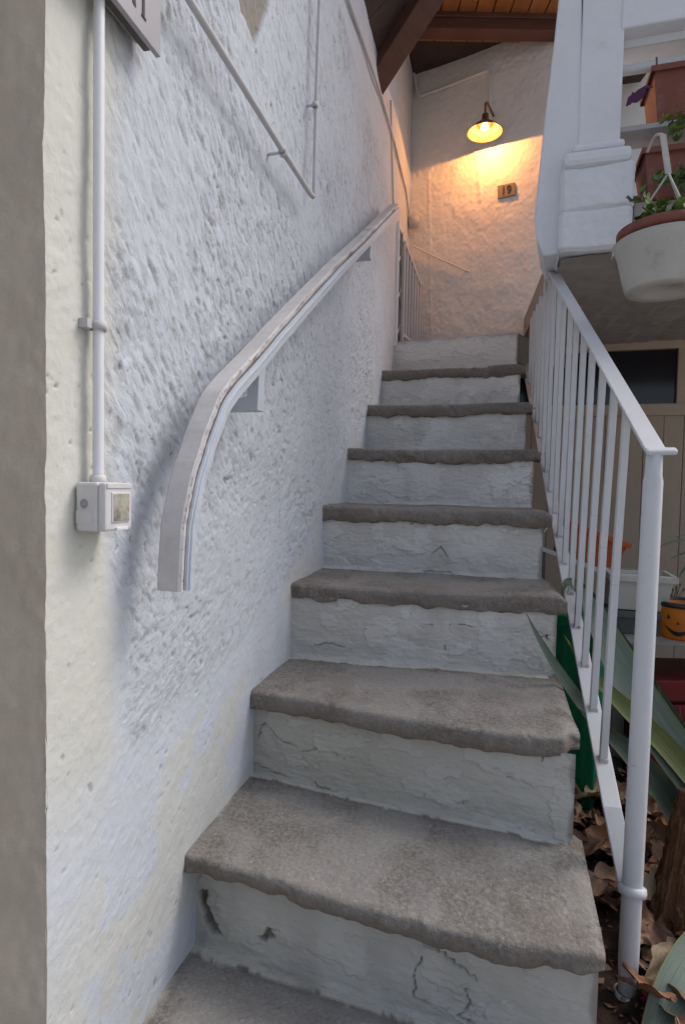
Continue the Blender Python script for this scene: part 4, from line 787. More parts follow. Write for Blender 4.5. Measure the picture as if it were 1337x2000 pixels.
b = MB(); b.lathe([(0.0188, -0.009), (0.0250, -0.008), (0.0262, 0.0), (0.0250, 0.008), (0.0188, 0.009)], nbx, 24, axis=axp + np.array([0.15, 0.30, 0])); b.build('rail_collar', 'iron', nwl)
# level edge at the top of the flight, where the last bars end
K0 = railp(1060, 505, RO)
Yb = 1.275; n_ = 0
while Yb < 2.93:
    f_ = (Yb - (RA + RN * RO)[1]) / RD[1]; p = RA + RN * RO + RD * f_; zb_ = railz(v3(p, 0)) - 0.002
    if Yb < K0[1]:
        zt_ = T0[2] + (Yb - T0[1]) / (T1[1] - T0[1]) * (T1[2] - T0[2]); fx = (Yb - T0[1]) / (T1[1] - T0[1]); xt = T0[0] + fx * (T1[0] - T0[0])
        ptop = np.array([xt, Yb, zt_])
    else:
        ptop = v3(p, zso + 0.012)
    b = MB(); j = random.uniform(-0.003, 0.003)
    mid = (v3(p, zb_) + ptop) / 2 + np.array([random.uniform(-0.0022, 0.0022), 0, 0]); b.bar(v3(p, zb_), mid, R3N * 0.0076, R3D * 0.0076); b.bar(mid, ptop + np.array([j, 0, 0]), R3N * 0.0076, R3D * 0.0076); bl_ = b.build('baluster', 'iron', rg, 0.0012)
    b = MB(); b.bar(v3(p, zb_ - 0.001), v3(p, zb_ + 0.010), R3N * 0.0095, R3D * 0.0095); b.build('weld_foot', 'iron_rusty', bl_, 0.002)
    Yb += 0.1065; n_ += 1
a = railp(1078, 1012, RO); c = v3(Rp[4] - RD * 0.0, a[2] - 0.03) - R3N * 0.01 + R3D * 0.01
b = MB(); b.bar(a + Z3 * 0.004, c, R3D * 0.012, Z3 * 0.004); b.build('wall_tab', 'iron', rg, 0.001)
rp = railp(1080, 516, RO + 0.012); b = MB(); b.box(T1 + tdir * 0.012, tw * 0.017, tu * 0.004, tdir * 0.016); b.build('rusty_tip', 'rust', rg)

# ================================================================== room wall under the balcony
UO = v3((pface(1250, 560)[:2]), 0); DY = 3.28
dpt = np.array([math.cos(math.radians(17)), -math.sin(math.radians(17)), 0]); dpo = np.array([dpt[1], -dpt[0], 0])
DA = atY(1250, 672, DY)[:2]
def dface(x, y, off=0.0): return onvert(x, y, DA + dpo[:2] * off, dpt[:2])
dp = empty('panelled_wall', dface(1250, 900), 'beige boarded wall with a dark framed window under the balcony', 'wall')
def dz_(x, y): return dface(x, y)[2]
def ds_(x, y): return float((dface(x, y)[:2] - DA) @ dpt[:2])
def D3(s_, z_, off=0.0): return v3(DA + dpt[:2] * s_ + dpo[:2] * off, z_)
zsill = dz_(1250, 806); ztop = dz_(1250, 672) + 0.02
pw_ = 0.098; s_ = ds_(1253, 900) - 18 * pw_
for k in range(32):
    b = MB(); j = random.uniform(-0.0015, 0.0015); b.box(D3(s_ + pw_ / 2, (zsill - 0.02) / 2, j), dpt * (pw_ / 2 - 0.0012), dpo * 0.012, Z3 * ((zsill + 0.02) / 2)); b.build('plank', 'plank', dp, 0.002); s_ += pw_
b = MB(); b.box(D3(0.4, zsill / 2, -0.03), dpt * 1.9, dpo * 0.01, Z3 * (zsill / 2)); b.build('backing', 'side', dp)
wl0, wl1 = ds_(1128, 740) - 0.35, ds_(1320, 740); fw_ = 0.022
for nm, c, hx, hz_ in [('sill', (0.35, zsill + 0.012), 1.8, 0.032), ('window_head', (0.35, ztop - 0.025), 1.8, 0.030), ('mullion', (wl1 + fw_ * 1.2, (zsill + ztop) / 2), fw_ * 1.3, (ztop - zsill) / 2 - 0.03), ('mullion', (wl0, (zsill + ztop) / 2), fw_ * 1.3, (ztop - zsill) / 2 - 0.03)]:
    b = MB(); b.box(D3(c[0], c[1], 0.016), dpt * hx, dpo * (0.017 if nm != 'mullion' else 0.013), Z3 * hz_); b.build(nm, 'frame', dp, 0.003)
b = MB(); b.box(D3((wl0 + wl1) / 2, (zsill + ztop) / 2, -0.004), dpt * (wl1 - wl0) / 2, dpo * 0.003, Z3 * (ztop - zsill) / 2); b.build('window_pane', 'glass', dp)
b = MB(); b.box(D3(wl1 + 0.9, (zsill + ztop) / 2, -0.004), dpt * 0.82, dpo * 0.003, Z3 * (ztop - zsill) / 2); b.build('window_pane', 'glass', dp)
b = MB(); b.box(D3(wl0 - 0.75, (zsill + ztop) / 2, -0.01), dpt * 0.70, dpo * 0.008, Z3 * (ztop - zsill) / 2); b.build('side_panel', 'soffit', dp)
# low stub wall under the landing, seen through the bars
# ================================================================== planters, shelf and clutter under the balcony
YS = 1.80
sh0 = atY(1215, 1243, YS); zsh = sh0[2]
shf = empty('garden_shelf', v3(sh0[:2], 0.05), 'pale grey slab shelf on block legs behind the railing', 'shelf')
b = MB(); c = np.array([sh0[0] + 0.62, YS + 0.14, zsh - 0.016]); b.box(c, np.array([0.62, -0.06, 0]), np.array([0.016, 0.16, 0]), Z3 * 0.016); b.build('slab', 'slab', shf, 0.003)
for dx in (0.06, 1.05):
    b = MB(); b.box((sh0[0] + dx, YS + 0.18 - 0.08 * dx, (zsh - 0.036 + 0.05) / 2), (0.04, 0, 0), (0, 0.08, 0), (0, 0, (zsh - 0.032 - 0.05) / 2)); b.build('block_leg', 'concrete', shf, 0.004)
def trough(name, c, lx, ly, h, rotdeg, m, label, cat, taper=0.8, lip=0.014, parent=None, soilm='soil', group=None, tilt=0.0):
    a = math.radians(rotdeg); ux = np.array([math.cos(a), math.sin(a), 0]); uy = np.array([-math.sin(a), math.cos(a), 0]); c = np.asarray(c, float); Zu = Z3 * math.cos(tilt) + ux * math.sin(tilt); ux = ux * math.cos(tilt) - Z3 * math.sin(tilt)
    root = empty(name, c, label, cat, group); b = MB()
    def ringq(fx, fy, z): return [c + ux * (lx * fx * sx) + uy * (ly * fy * sy) + Zu * z for sx, sy in ((-1, -1), (1, -1), (1, 1), (-1, 1))]
    tp = 1 - (1 - taper) * 1.0; ta = lambda f_: taper + (1 - taper) * f_
    tx = 1 - (1 - taper) * ly / lx * 1.2
    rings = [ringq(tx, taper, 0), ringq(1, 1, h), ringq(1 - .006 / lx, 1 - .006 / ly, h), ringq(1 - .012 / lx, 1 - .02 / ly, h - 0.03)]
    vs = sum(rings, []); fs = [(3, 2, 1, 0)]
    for r_ in range(3): fs += [(r_ * 4 + i, r_ * 4 + (i + 1) % 4, r_ * 4 + 4 + (i + 1) % 4, r_ * 4 + 4 + i) for i in range(4)]
    b.add(vs, fs); tb_ = b.build('tub', m, root, 0.006)
    b = MB(); o1 = 0.010
    q = [ringq(1 + o1 / lx, 1 + o1 / ly, h - 0.018), ringq(1 + o1 / lx, 1 + o1 / ly, h + 0.002), ringq(1 - 0.004 / lx, 1 - 0.004 / ly, h + 0.002)]
    vs = sum(q, []); fs = []
    for r_ in range(2): fs += [(r_ * 4 + i, r_ * 4 + (i + 1) % 4, r_ * 4 + 4 + (i + 1) % 4, r_ * 4 + 4 + i) for i in range(4)]
    b.add(vs, fs); b.build('rim', m, tb_, 0.003)
    b = MB(); r_ = ringq(1 - .014 / lx, 1 - .02 / ly, h - 0.025); b.add(r_, [(0, 1, 2, 3)]); b.build('potting_soil', soilm, tb_)
    return root, c, ux, uy, h
# orange trough behind the bars
P1, P2 = atY(1116, 1018, 2.22), atY(1236, 1062, 2.18); ax_ = P2 - P1; ang_ = math.degrees(math.atan2(ax_[1], ax_[0])); til = math.atan2(-ax_[2], np.linalg.norm(ax_[:2])); tl = np.linalg.norm(ax_) / 2
uT = ax_ / np.linalg.norm(ax_); nT = np.cross(uT, [-math.sin(math.radians(ang_)), math.cos(math.radians(ang_)), 0]); nT = nT if nT[2] > 0 else -nT
oc = (P1 + P2) / 2 - nT * 0.128 + np.array([0, 0.07, 0])
trough('planter_trough', oc, tl * 0.98, 0.07, 0.128, ang_, 'orange_pot', 'orange plastic planter trough behind the stair bars', 'planter', 0.88, tilt=til)
wc = atY(1243, 1186, 1.86)
wt = trough('planter_trough', wc, 0.086, 0.07, 0.11, -16, 'white_pot', 'white plastic planter trough beside the jack o lantern pot', 'planter', 0.82)
dk = trough('planter_trough', np.array([wc[0] - 0.005, wc[1] + 0.005, zsh + 0.001]), 0.072, 0.056, wc[2] - zsh - 0.006, -16, 'dark_pot', 'dark grey trough standing under the white planter on the shelf', 'planter', 0.9, soilm='dark_pot')
# sloping white rail that carries the orange trough
bn = empty('garden_rail', (oc[0], oc[1], 0.06), 'sloping white bar on posts carrying the orange trough', 'railing')
for dyy in (-0.062, 0.062):
    b = MB(); b.bar(oc - uT * 0.20 - nT * 0.009 + np.array([0, dyy, 0]), oc + uT * 0.16 - nT * 0.009 + np.array([0, dyy, 0]), (0, 0.010, 0), nT * 0.008); b.build('bar', 'iron', bn)
    for q_ in (-0.17, 0.13):
        e_ = oc + uT * q_ - nT * 0.017 + np.array([0, dyy, 0]); b = MB(); b.bar(v3(e_[:2], 0.03), e_, (0.009, 0, 0), (0, 0.009, 0)); b.build('post', 'side', bn)
# jack o lantern pot
pcx = atY(1330, 1246, 1.80); pc_ = np.array([pcx[0], pcx[1], zsh + 0.001])
pk = empty('pumpkin_pot', pc_, 'orange tin pot with a carved pumpkin face and black rim', 'pot')
Rr = lambda h: 0.066 + 0.009 * math.sin(min(1, h / 0.105) * math.pi * 0.75)
b = MB(); b.lathe([(0.001, 0.0), (0.060, 0.0), (0.066, 0.006)] + [(Rr(h), h) for h in np.linspace(0.012, 0.100, 8)] + [(0.070, 0.104), (0.060, 0.104), (0.058, 0.07), (0.001, 0.07)], pc_, 40); pkb = b.build('body', 'pumpkin', pk)
b = MB(); b.lathe([(0.0725, 0.098), (0.077, 0.101), (0.077, 0.112), (0.068, 0.114), (0.063, 0.112), (0.060, 0.09)], pc_, 40); b.build('rim', 'black_plastic', pkb)
def decal(pts, name='face_mark'):
    # polygon in (angle, height) wrapped on the pot, a real thin shell just proud of it
    ang0 = math.atan2(EYE[1] - pc_[1], EYE[0] - pc_[0]) - 0.10
    vs = []
    for (a, h) in pts: r_ = Rr(h) + 0.0012; vs.append(pc_ + np.array([math.cos(ang0 + a) * r_, math.sin(ang0 + a) * r_, h]))
    c = np.mean(pts, 0); b = MB()
    n = len(pts); b.add(vs, [tuple(range(n))]); b.build(name, 'black_plastic', pkb)
decal([(-0.47, 0.066), (-0.33, 0.066), (-0.40, 0.082)], 'eye'); decal([(0.22, 0.066), (0.36, 0.066), (0.29, 0.082)], 'eye'); decal([(-0.10, 0.052), (0.02, 0.052), (-0.04, 0.062)], 'nose')
sm_t = [(-0.62, 0.049)] + [(-0.62 + 1.14 * i / 10, 0.049 - 0.020 * math.sin(math.pi * i / 10)) for i in range(1, 10)] + [(0.52, 0.049)]
sm_b = [(-0.62 + 1.14 * i / 10, 0.049 - 0.034 * math.sin(math.pi * i / 10)) for i in range(1, 10)]
for i in range(10):
    tq = [sm_t[i], sm_t[i + 1]]; bq = ([(-0.62, 0.049)] + sm_b + [(0.52, 0.049)])[i:i + 2]
    decal([tq[0], tq[1], bq[1], bq[0]] if i not in (0, 9) else ([tq[0], tq[1], bq[1]] if i == 0 else [tq[0], tq[1], bq[0]]), 'grin')
# small pebble on the shelf
pb = atY(1218, 1236, 1.83); b = MB(); b.lathe([(0.001, 0.0), (0.012, 0.002), (0.014, 0.008), (0.010, 0.013), (0.001, 0.014)], np.array([pb[0], pb[1] + 0.01, zsh]), 14, axis=(0.2, 0, 1)); tag(b.build('pebble', 'dead3'), 'small pinkish pebble on the shelf end', 'pebble')
# red plastic crate under the shelf
rc_ = atY(1375, 1400, 1.90); rd = empty('red_crate', (rc_[0], rc_[1], 0.06), 'dark red plastic crate in the shade under the shelf', 'crate')
for k in range(5):
    zk = 0.09 + 0.075 * k
    for (off, hx, hy) in (((0, -0.16, 0), 0.26, 0.006), ((-0.26, 0, 0), 0.006, 0.155)):
        b = MB(); b.box((rc_[0] + off[0], rc_[1] + 0.05 + off[1], zk), (hx, 0, 0), (0, hy, 0), (0, 0, 0.032)); b.build('side_slat', 'red', rd, 0.003)
b = MB(); b.box((rc_[0] + 0.01, rc_[1] + 0.06, 0.24), (0.24, 0, 0), (0, 0.14, 0), (0, 0, 0.17)); b.build('load', 'red', rd, 0.02)
# green tub behind the treads
gc = atY(1105, 1395, 1.80); gz = soilz(gc[0], gc[1]) - 0.01
gr = empty('green_tub', (gc[0], gc[1], gz), 'green plastic garden tub standing behind the lower bars', 'tub')
def rotq(ang, cx, cy, hx, hy, z):
    a = math.radians(ang); ux = np.array([math.cos(a), math.sin(a), 0]); uy = np.array([-math.sin(a), math.cos(a), 0]); return [np.array([cx, cy, z]) + ux * hx * sx + uy * hy * sy for sx, sy in ((-1, -1), (1, -1), (1, 1), (-1, 1))]
zg1 = atY(1110, 1195, 1.78)[2]
b = MB(); b.hexa(rotq(-30, gc[0] + 0.02, gc[1], 0.075, 0.075, gz) + rotq(-30, gc[0], gc[1], 0.10, 0.10, zg1)); grb = b.build('body', 'green', gr, 0.008)
b = MB(); b.hexa(rotq(-30, gc[0], gc[1], 0.106, 0.106, zg1 - 0.03) + rotq(-30, gc[0], gc[1], 0.108, 0.108, zg1 + 0.003)); b.build('rim', 'green', grb, 0.004)
for k in (-1, 0, 1):
    qa = rotq(-30, gc[0] + 0.02, gc[1], 0.078, 0.078, gz + 0.01); qb = rotq(-30, gc[0], gc[1], 0.101, 0.101, zg1 - 0.03); f_ = 0.5 + 0.28 * k
    for (i, j) in ((0, 1), (3, 0)):
        b = MB(); a = qa[i] + (qa[j] - qa[i]) * f_; c = qb[i] + (qb[j] - qb[i]) * f_; t_ = (qa[j] - qa[i]); t_ /= np.linalg.norm(t_); b.bar(a, c, t_ * 0.006, np.cross(t_, Z3) * 0.004); b.build('rib', 'green', grb)
# blue handle
bh = [atY(1248, 1508, 1.72), atY(1270, 1543, 1.66), atY(1296, 1570, 1.62)]
bt = empty('hand_rake', bh[-1], 'garden hand tool with a bright blue handle among dead leaves', 'tool'); b = MB(); b.tube(resample(bh, 12), [0.010] * 9 + [0.0115, 0.0115, 0.008], 12); b.build('handle', 'blue', bt)
b = MB(); b.tube([bh[0], bh[0] + (bh[0] - bh[1]) * 0.9 - Z3 * 0.01], 0.004, 8); b.build('shaft', 'dark_pot', bt)

# ================================================================== plants
def leafmesh(path, widths, normal, fold=0.35, name='leaf', m='agave', parent=None, n=26, thick=0.004, curl=0.0):
    pts = resample(path, n); wv = np.interp(np.linspace(0, 1, n), np.linspace(0, 1, len(widths)), widths); nor = np.asarray(normal, float); nor /= np.linalg.norm(nor)
    js = [-1, -0.93, -0.88, -0.4, 0, 0.4, 0.88, 0.93, 1]; P = np.empty((n, len(js) * 2, 3)); mg = np.zeros((n, len(js) * 2))
    for i in range(n):
        t = pts[min(i + 1, n - 1)] - pts[max(i - 1, 0)]; t /= np.linalg.norm(t); sd = np.cross(t, nor); sd /= np.linalg.norm(sd); no = np.cross(sd, t)
        for k, j in enumerate(js):
            c = pts[i] + sd * wv[i] * j + no * wv[i] * fold * (j * j); P[i, k] = c + no * thick * (1 - abs(j)) * 0.5
            P[i, len(js) * 2 - 1 - k] = c - no * thick * (1 - abs(j) * 0.8); mg[i, k] = mg[i, len(js) * 2 - 1 - k] = 1.0 if abs(j) > 0.9 else 0.0
    P = np.concatenate([P, P[:, :1]], 1); mg = np.concatenate([mg, mg[:, :1]], 1)
    luv = np.empty(P.shape); luv[..., 0] = np.linspace(0, 4, n)[:, None]; luv[..., 1] = np.concatenate([np.array(js), np.array(js)[::-1], [js[0]]])[None, :] * 14; luv[..., 2] = pts[0][0] * 50
    tip = np.maximum(smooth(0.05, 0.0, np.linspace(0, 1, n)), 0)[:, None] * np.ones((1, P.shape[1])); scar_ = smooth(0.22, 0.34, fbm(luv[..., 0] * 2.2, luv[..., 1] * 0.3, luv[..., 2], 3, 17))
    return grid(name, P, m, parent, {'margin': mg, 'luv': luv, 'brown': np.clip(0.9 * tip + 0.6 * scar_ * (mg * 0.7 + 0.3), 0, 1)})
def px3(lst): return [atY(x, y, Yd) for x, y, Yd in lst]
agb = atY(1420, 1740, 1.42); ag = empty('agave', (agb[0], agb[1], 0.03), 'large blue green agave with long leaves poking through the bars', 'plant')
NA = (-0.15, -1.0, 0.35)
base_ = np.array([agb[0], agb[1], 0.12])
leafmesh(px3([(1027, 1198, 1.40), (1052, 1248, 1.42), (1088, 1308, 1.44), (1148, 1392, 1.45), (1215, 1462, 1.46), (1300, 1560, 1.45)]) + [base_], [0.0005, 0.0065, 0.012, 0.016, 0.019, 0.026, 0.03], NA, 0.5, m='agave', parent=ag)
leafmesh(px3([(1128, 1140, 1.66), (1160, 1200, 1.62), (1205, 1290, 1.57), (1258, 1385, 1.53), (1330, 1490, 1.50), (1420, 1600, 1.47)]) + [base_ + Z3 * 0.06], [0.002, 0.030, 0.045, 0.052, 0.055, 0.055, 0.04], NA, 0.30, m='agave', parent=ag)
leafmesh(px3([(1100, 1240, 1.55), (1128, 1283, 1.55), (1168, 1330, 1.54), (1222, 1385, 1.52), (1300, 1460, 1.50), (1400, 1580, 1.46)]) + [base_ + Z3 * 0.04], [0.0005, 0.006, 0.014, 0.022, 0.027, 0.030, 0.03], NA, 0.4, m='agave_yellow', parent=ag)
leafmesh(px3([(1130, 1385, 1.42), (1180, 1428, 1.42), (1228, 1470, 1.41), (1285, 1535, 1.40), (1345, 1625, 1.38)]) + [base_ - Z3 * 0.02], [0.001, 0.014, 0.024, 0.030, 0.032, 0.03], NA, 0.5, m='agave_dark', parent=ag)
leafmesh(px3([(1100, 1158, 1.62), (1103, 1140, 1.66), (1118, 1140, 1.70), (1150, 1165, 1.72), (1200, 1240, 1.70), (1330, 1440, 1.58)]) + [base_ + Z3 * 0.05], [0.001, 0.010, 0.014, 0.016, 0.02, 0.025, 0.03], NA, 0.4, m='agave_dark', parent=ag)
leafmesh(px3([(1180, 1630, 1.55), (1250, 1655, 1.50), (1310, 1690, 1.46), (1370, 1740, 1.42)]) + [base_ - Z3 * 0.04], [0.001, 0.010, 0.014, 0.018, 0.02], (0, -0.6, 1), 0.3, m='agave_yellow', parent=ag)
leafmesh(px3([(1255, 2075, 0.98), (1300, 1985, 1.02), (1345, 1895, 1.08), (1400, 1800, 1.20)]) + [base_ - Z3 * 0.03], [0.016, 0.040, 0.045, 0.042, 0.035], (-0.3, -1, 0.5), 0.22, m='agave', parent=ag)
# dry trunk of an old rosette
tr0 = atY(1360, 1540, 1.33); tr1 = atY(1318, 1890, 1.24); tr1[2] = max(tr1[2], 0.03)
U, T = np.meshgrid(np.linspace(0, 2 * math.pi, 121), np.linspace(0, 1, 90), indexing='ij'); axt = tr0 - tr1; la = np.linalg.norm(axt); axt /= la; ua = np.cross(axt, (0, 1.0, 0)); ua /= np.linalg.norm(ua); va = np.cross(axt, ua)
rad = (0.056 - 0.022 * T) * (1 + 0.10 * fbm(np.cos(U) * 3, np.sin(U) * 3, T * 1.5, 3, 501) + 0.26 * fbm(np.cos(U) * 11, np.sin(U) * 11, T * 2.5, 4, 503, 0.65) + 0.12 * smooth(0.1, 0.3, fbm(np.cos(U) * 5, np.sin(U) * 5, T * 9, 2, 507)))
rad = rad * (1 - smooth(0.955, 1.0, T))
P = tr1 - axt * 0.03 + T[..., None] * axt * (la + 0.03) + rad[..., None] * (np.cos(U)[..., None] * ua + np.sin(U)[..., None] * va)
tk = grid('dry_stump', P, 'trunk'); tag(tk, 'brown fibrous dry stump leaning beside the round post', 'stump')
for i, (pa, pb_) in enumerate([((1284, 1340, 1.62), (1297, 1425, 1.60)), ((1326, 1383, 1.62), (1321, 1470, 1.60))]):
    a, c = atY(*pa), atY(*pb_); d_ = c - a; b = MB(); b.tube([a, a + d_ * 0.5 + np.array([0.003, 0, 0]), c, v3(c[:2] + d_[:2] * 1.2, 0.05)], [0.002, 0.0026, 0.003, 0.003], 6)
    tag(b.build('twig', 'trunk'), ['pale dry twig standing behind the round post', 'dark dry twig nearest the right frame edge'][i], 'twig')
# thin bladed plant at the right edge and dry sprigs by the white planter
tp_ = empty('spider_plant', atY(1352, 1120, 1.70), 'thin green grassy blades reaching in from the right edge above the pumpkin pot', 'plant')
for lst in ([(1352, 1060), (1325, 1056), (1296, 1064), (1284, 1072)], [(1352, 1075), (1330, 1082), (1308, 1092)], [(1352, 1048), (1334, 1046), (1316, 1050)], [(1352, 1095), (1336, 1110), (1322, 1130)]):
    leafmesh([atY(x, y, 1.70 + 0.01 * i) for i, (x, y) in enumerate(lst)], [0.004, 0.005, 0.004, 0.0005], (0, -0.5, 1), 0.3, 'blade', 'gera3', tp_, 12, 0.0008)
b = MB(); q0_ = atY(1352, 1120, 1.70); b.tube([atY(1352, 1070, 1.70), q0_, v3(q0_[:2], zsh + 0.002)], 0.004, 6); b.build('stem', 'stem', tp_)
dsp = empty('dry_sprig', atY(1302, 1190, 1.86), 'brown dried sprig beside the white planter', 'plant')
for k in range(7):
    a_ = atY(1302 + 3 * (k % 3), 1192, 1.88); c_ = atY(1292 + 7 * k, 1152 - 5 * (k % 3), 1.90); b = MB(); b.tube([v3(a_[:2], zsh + 0.002), a_, (a_ + c_) / 2 + np.array([0.004, 0, 0.004]), c_], [0.0018, 0.0016, 0.0014, 0.001], 5); b.build('stalk', 'trunk', dsp)
    b = MB(); b.lathe([(0.0003, -0.005), (0.004, -0.001), (0.0045, 0.002), (0.0003, 0.007)], c_, 8, axis=(0.3, 0.1, 1)); b.build('seed_head', 'dead2', dsp)
# dead leaves on the soil: alike pieces of the soil bed
def deadmesh(k):
    # a curled, lobed dry leaf with a raised midrib and a thin stalk
    n, mm = 17, 11; P = np.empty((n, mm, 3)); R_ = np.random.default_rng(k); ph = R_.uniform(0, 6, 6); curl = R_.uniform(0.5, 1.6) * (1 if k % 3 else -0.6); bend = R_.uniform(-0.9, 0.9); wd = R_.uniform(0.26, 0.42)
    for i in range(n):
        u_ = i / (n - 1); lob = (math.sin(math.pi * min(1, u_ * 0.97 + 0.03) ** 0.75)) ** 0.8 * (1 + 0.16 * math.sin(u_ * 19 + ph[0]) + 0.08 * math.sin(u_ * 41 + ph[1])); half = max(0.012, wd * lob)
        if u_ > 0.93: half = 0.012 + (1 - u_) * 0.3
        for j in range(mm):
            v_ = (j / (mm - 1) - 0.5) * 2; a = v_ * curl * (0.6 + 0.5 * math.sin(u_ * 3 + ph[2])); r = half / max(0.3, abs(curl)) * 1.0
            y = r * math.sin(a) if abs(curl) > 0.1 else half * v_; z = r * (1 - math.cos(a))
            z += 0.025 * math.sin(9 * u_ + 4 * v_ + ph[3]) + 0.012 * math.sin(23 * u_ - 11 * v_ + ph[4]) - 0.012 * math.exp(-(v_ * 7) ** 2)
            P[i, j] = (u_ - 0.5, y, z + 0.22 * math.sin(bend * (u_ - 0.2) * 2.2))
    o = grid('tmp', P, 'dead1'); me = o.data; bpy.data.objects.remove(o); return me
dms = [deadmesh(k) for k in range(9)]; dmm = []
for k, me in enumerate(dms):
    for mn in ('dead1', 'dead2', 'dead3', 'dead4'):
        c = me.copy(); c.materials.clear(); c.materials.append(MT[mn]); c.name = 'dead_leaf'; dmm.append(c)
cnt = 0; tries = 0
while cnt < 285 and tries < 4000:
    tries += 1; x = random.uniform(0.46, 1.15); y = random.uniform(0.88, 1.95)
    edge_x = 0.46 + 0.19 * (y - 0.9) * 0.9
    if x < edge_x + 0.05 + (0.06 if y < 1.3 else 0): continue
    q_ = random.random(); mk = 0 if q_ < .40 else 1 if q_ < .72 else 2 if q_ < .86 else 3
    o = bpy.data.objects.new('dead_leaf', dmm[random.randrange(9) * 4 + mk]); COL.objects.link(o); sc_ = random.uniform(0.065, 0.135); o.scale = (sc_, sc_, sc_)
    o.rotation_euler = (random.gauss(0, 0.35), random.gauss(0, 0.35), random.uniform(0, 6.28)); o.location = (x, y, soilz(x, y) + random.uniform(0.012, 0.06)); o.parent = soil; cnt += 1
# a few big leaves laid where they show clearly
for (px_, py_, yd, sc_, mi, rot) in [(1290, 1900, 1.10, 0.13, 2, 0.5), (1255, 1960, 1.05, 0.12, 3, 1.9), (1165, 1650, 1.55, 0.12, 0, 1.2), (1180, 1760, 1.35, 0.12, 3, 2.4), (1275, 1600, 1.62, 0.13, 0, 0.2), (1300, 1640, 1.55, 0.12, 2, 2.2), (1250, 1840, 1.2, 0.12, 0, 1.0), (1285, 1780, 1.3, 0.11, 2, 0.4)]:
    q_ = atY(px_, py_, yd); o = bpy.data.objects.new('dead_leaf', dmm[random.randrange(9) * 4 + mi]); COL.objects.link(o); o.scale = (sc_,) * 3; o.rotation_euler = (0.5, random.gauss(0, 0.2), rot); o.location = (q_[0], q_[1], soilz(q_[0], q_[1]) + 0.055); o.parent = soil
# fine crumbs of bark and leaf in the soil: nobody could count them
R_ = np.random.default_rng(4); b = MB()
for k in range(2600):
    x, y = R_.uniform(0.5, 1.4), R_.uniform(0.85, 2.1); z = 0.02 + 0.035 * 0 ; c = np.array([x, y, 0.0]); a = R_.uniform(0, 6.28); l_ = R_.uniform(0.003, 0.012); d1 = np.array([math.cos(a), math.sin(a), R_.normal(0, .4)]) * l_; d2 = np.array([-math.sin(a), math.cos(a), R_.normal(0, .4)]) * l_ * R_.uniform(0.25, 0.7)
    b.add([c - d1, c + d2, c + d1, c - d2 + np.array([0, 0, 0.002])], [(0, 1, 2, 3)])
vv = np.array(b.v); zs_ = 0.02 + 0.035 * fbm(vv[:, 0] * 3, vv[:, 1] * 3, 0, 4, 5) + 0.012 * fbm(vv[:, 0] * 22, vv[:, 1] * 22, 0, 3, 8) + 0.05 * smooth(1.1, 2.0, vv[:, 1]); vv[:, 2] += zs_ + 0.004; b.v = [tuple(q_) for q_ in vv]
cr_ = b.build('litter_crumbs', 'dead2', soil); cr_['kind'] = 'stuff'
# pink petals
pk0 = atY(1274, 1972, 1.07); pf = empty('pink_flower', pk0, 'crumpled bright pink flower among dead leaves at the bottom', 'flower')
for k in range(9):
    an = k * 0.7; b_ = pk0 + np.array([0.004 * math.cos(an), 0.004 * math.sin(an), 0]); tip = b_ + np.array([0.018 * math.cos(an), 0.018 * math.sin(an), 0.012 + 0.008 * math.sin(k * 2.3)])
    leafmesh([b_, (b_ + tip) / 2 + Z3 * 0.006, tip], [0.002, 0.007, 0.002], (0.2, -0.3, 1), 0.4, 'petal', 'pink', pf, 8, 0.0008)

# geranium like plants in the boxes and hanging pot
def gmesh(k):
    nseg = 20; vs = [(0, 0, 0.0)]; 
    for i in range(nseg + 1):
        a = -2.7 + 5.4 * i / nseg; r_ = 0.5 * (0.78 + 0.22 * abs(math.sin(a * 2.5 + k))) ; vs.append((r_ * math.cos(a) + 0.1, r_ * math.sin(a), 0.16 * r_ + 0.05 * math.sin(5 * a + k)))
    me = bpy.data.meshes.new('leaf'); me.from_pydata(vs, [], [(0, i, i + 1) for i in range(1, nseg + 1)]); me.polygons.foreach_set('use_smooth', [True] * nseg); me.update(); return me
gms = []
for k in range(4):
    for mn in ('gera', 'gera2', 'gera3'):
        me = gmesh(k); me.materials.append(MT[mn]); gms.append(me)
def gplant(base, spread, h, n, label, weights=(0.6, 0.3, 0.1), size=(0.03, 0.05), drop=0.0, lean=(0, 0)):
    root = empty('geranium', base, label, 'plant'); R_ = random.Random(int(base[0] * 1000) + n); bl = np.array(base)
    for k in range(max(4, n // 4)):
        an = R_.uniform(0, 6.28); rr_ = spread * R_.uniform(0.2, 0.9); tip = bl + np.array([rr_ * math.cos(an) + lean[0], rr_ * math.sin(an) + lean[1], h * R_.uniform(0.5, 1.0) - drop * rr_ / spread])
        b = MB(); b.tube([bl + (tip - bl) * 0.0, bl + (tip - bl) * 0.5 + Z3 * 0.02, tip], [0.0035, 0.003, 0.002], 6); b.build('stem', 'stem', root)
        for q_ in range(max(2, n // max(4, n // 4))):
            f_ = R_.uniform(0.45, 1.05); p_ = bl + (tip - bl) * f_ + np.array([R_.gauss(0, 0.018), R_.gauss(0, 0.018), R_.gauss(0.008, 0.014)])
            w_ = R_.random(); mi = 0 if w_ < weights[0] else 1 if w_ < weights[0] + weights[1] else 2
            o = bpy.data.objects.new('leaf', gms[R_.randrange(4) * 3 + mi]); COL.objects.link(o); s__ = R_.uniform(*size); o.scale = (s__, s__, s__); o.rotation_euler = (R_.gauss(0.3, 0.5), R_.gauss(0.2, 0.5), R_.uniform(0, 6.28)); o.location = Vector(tuple(p_ - bl)); o.parent = root
    return root
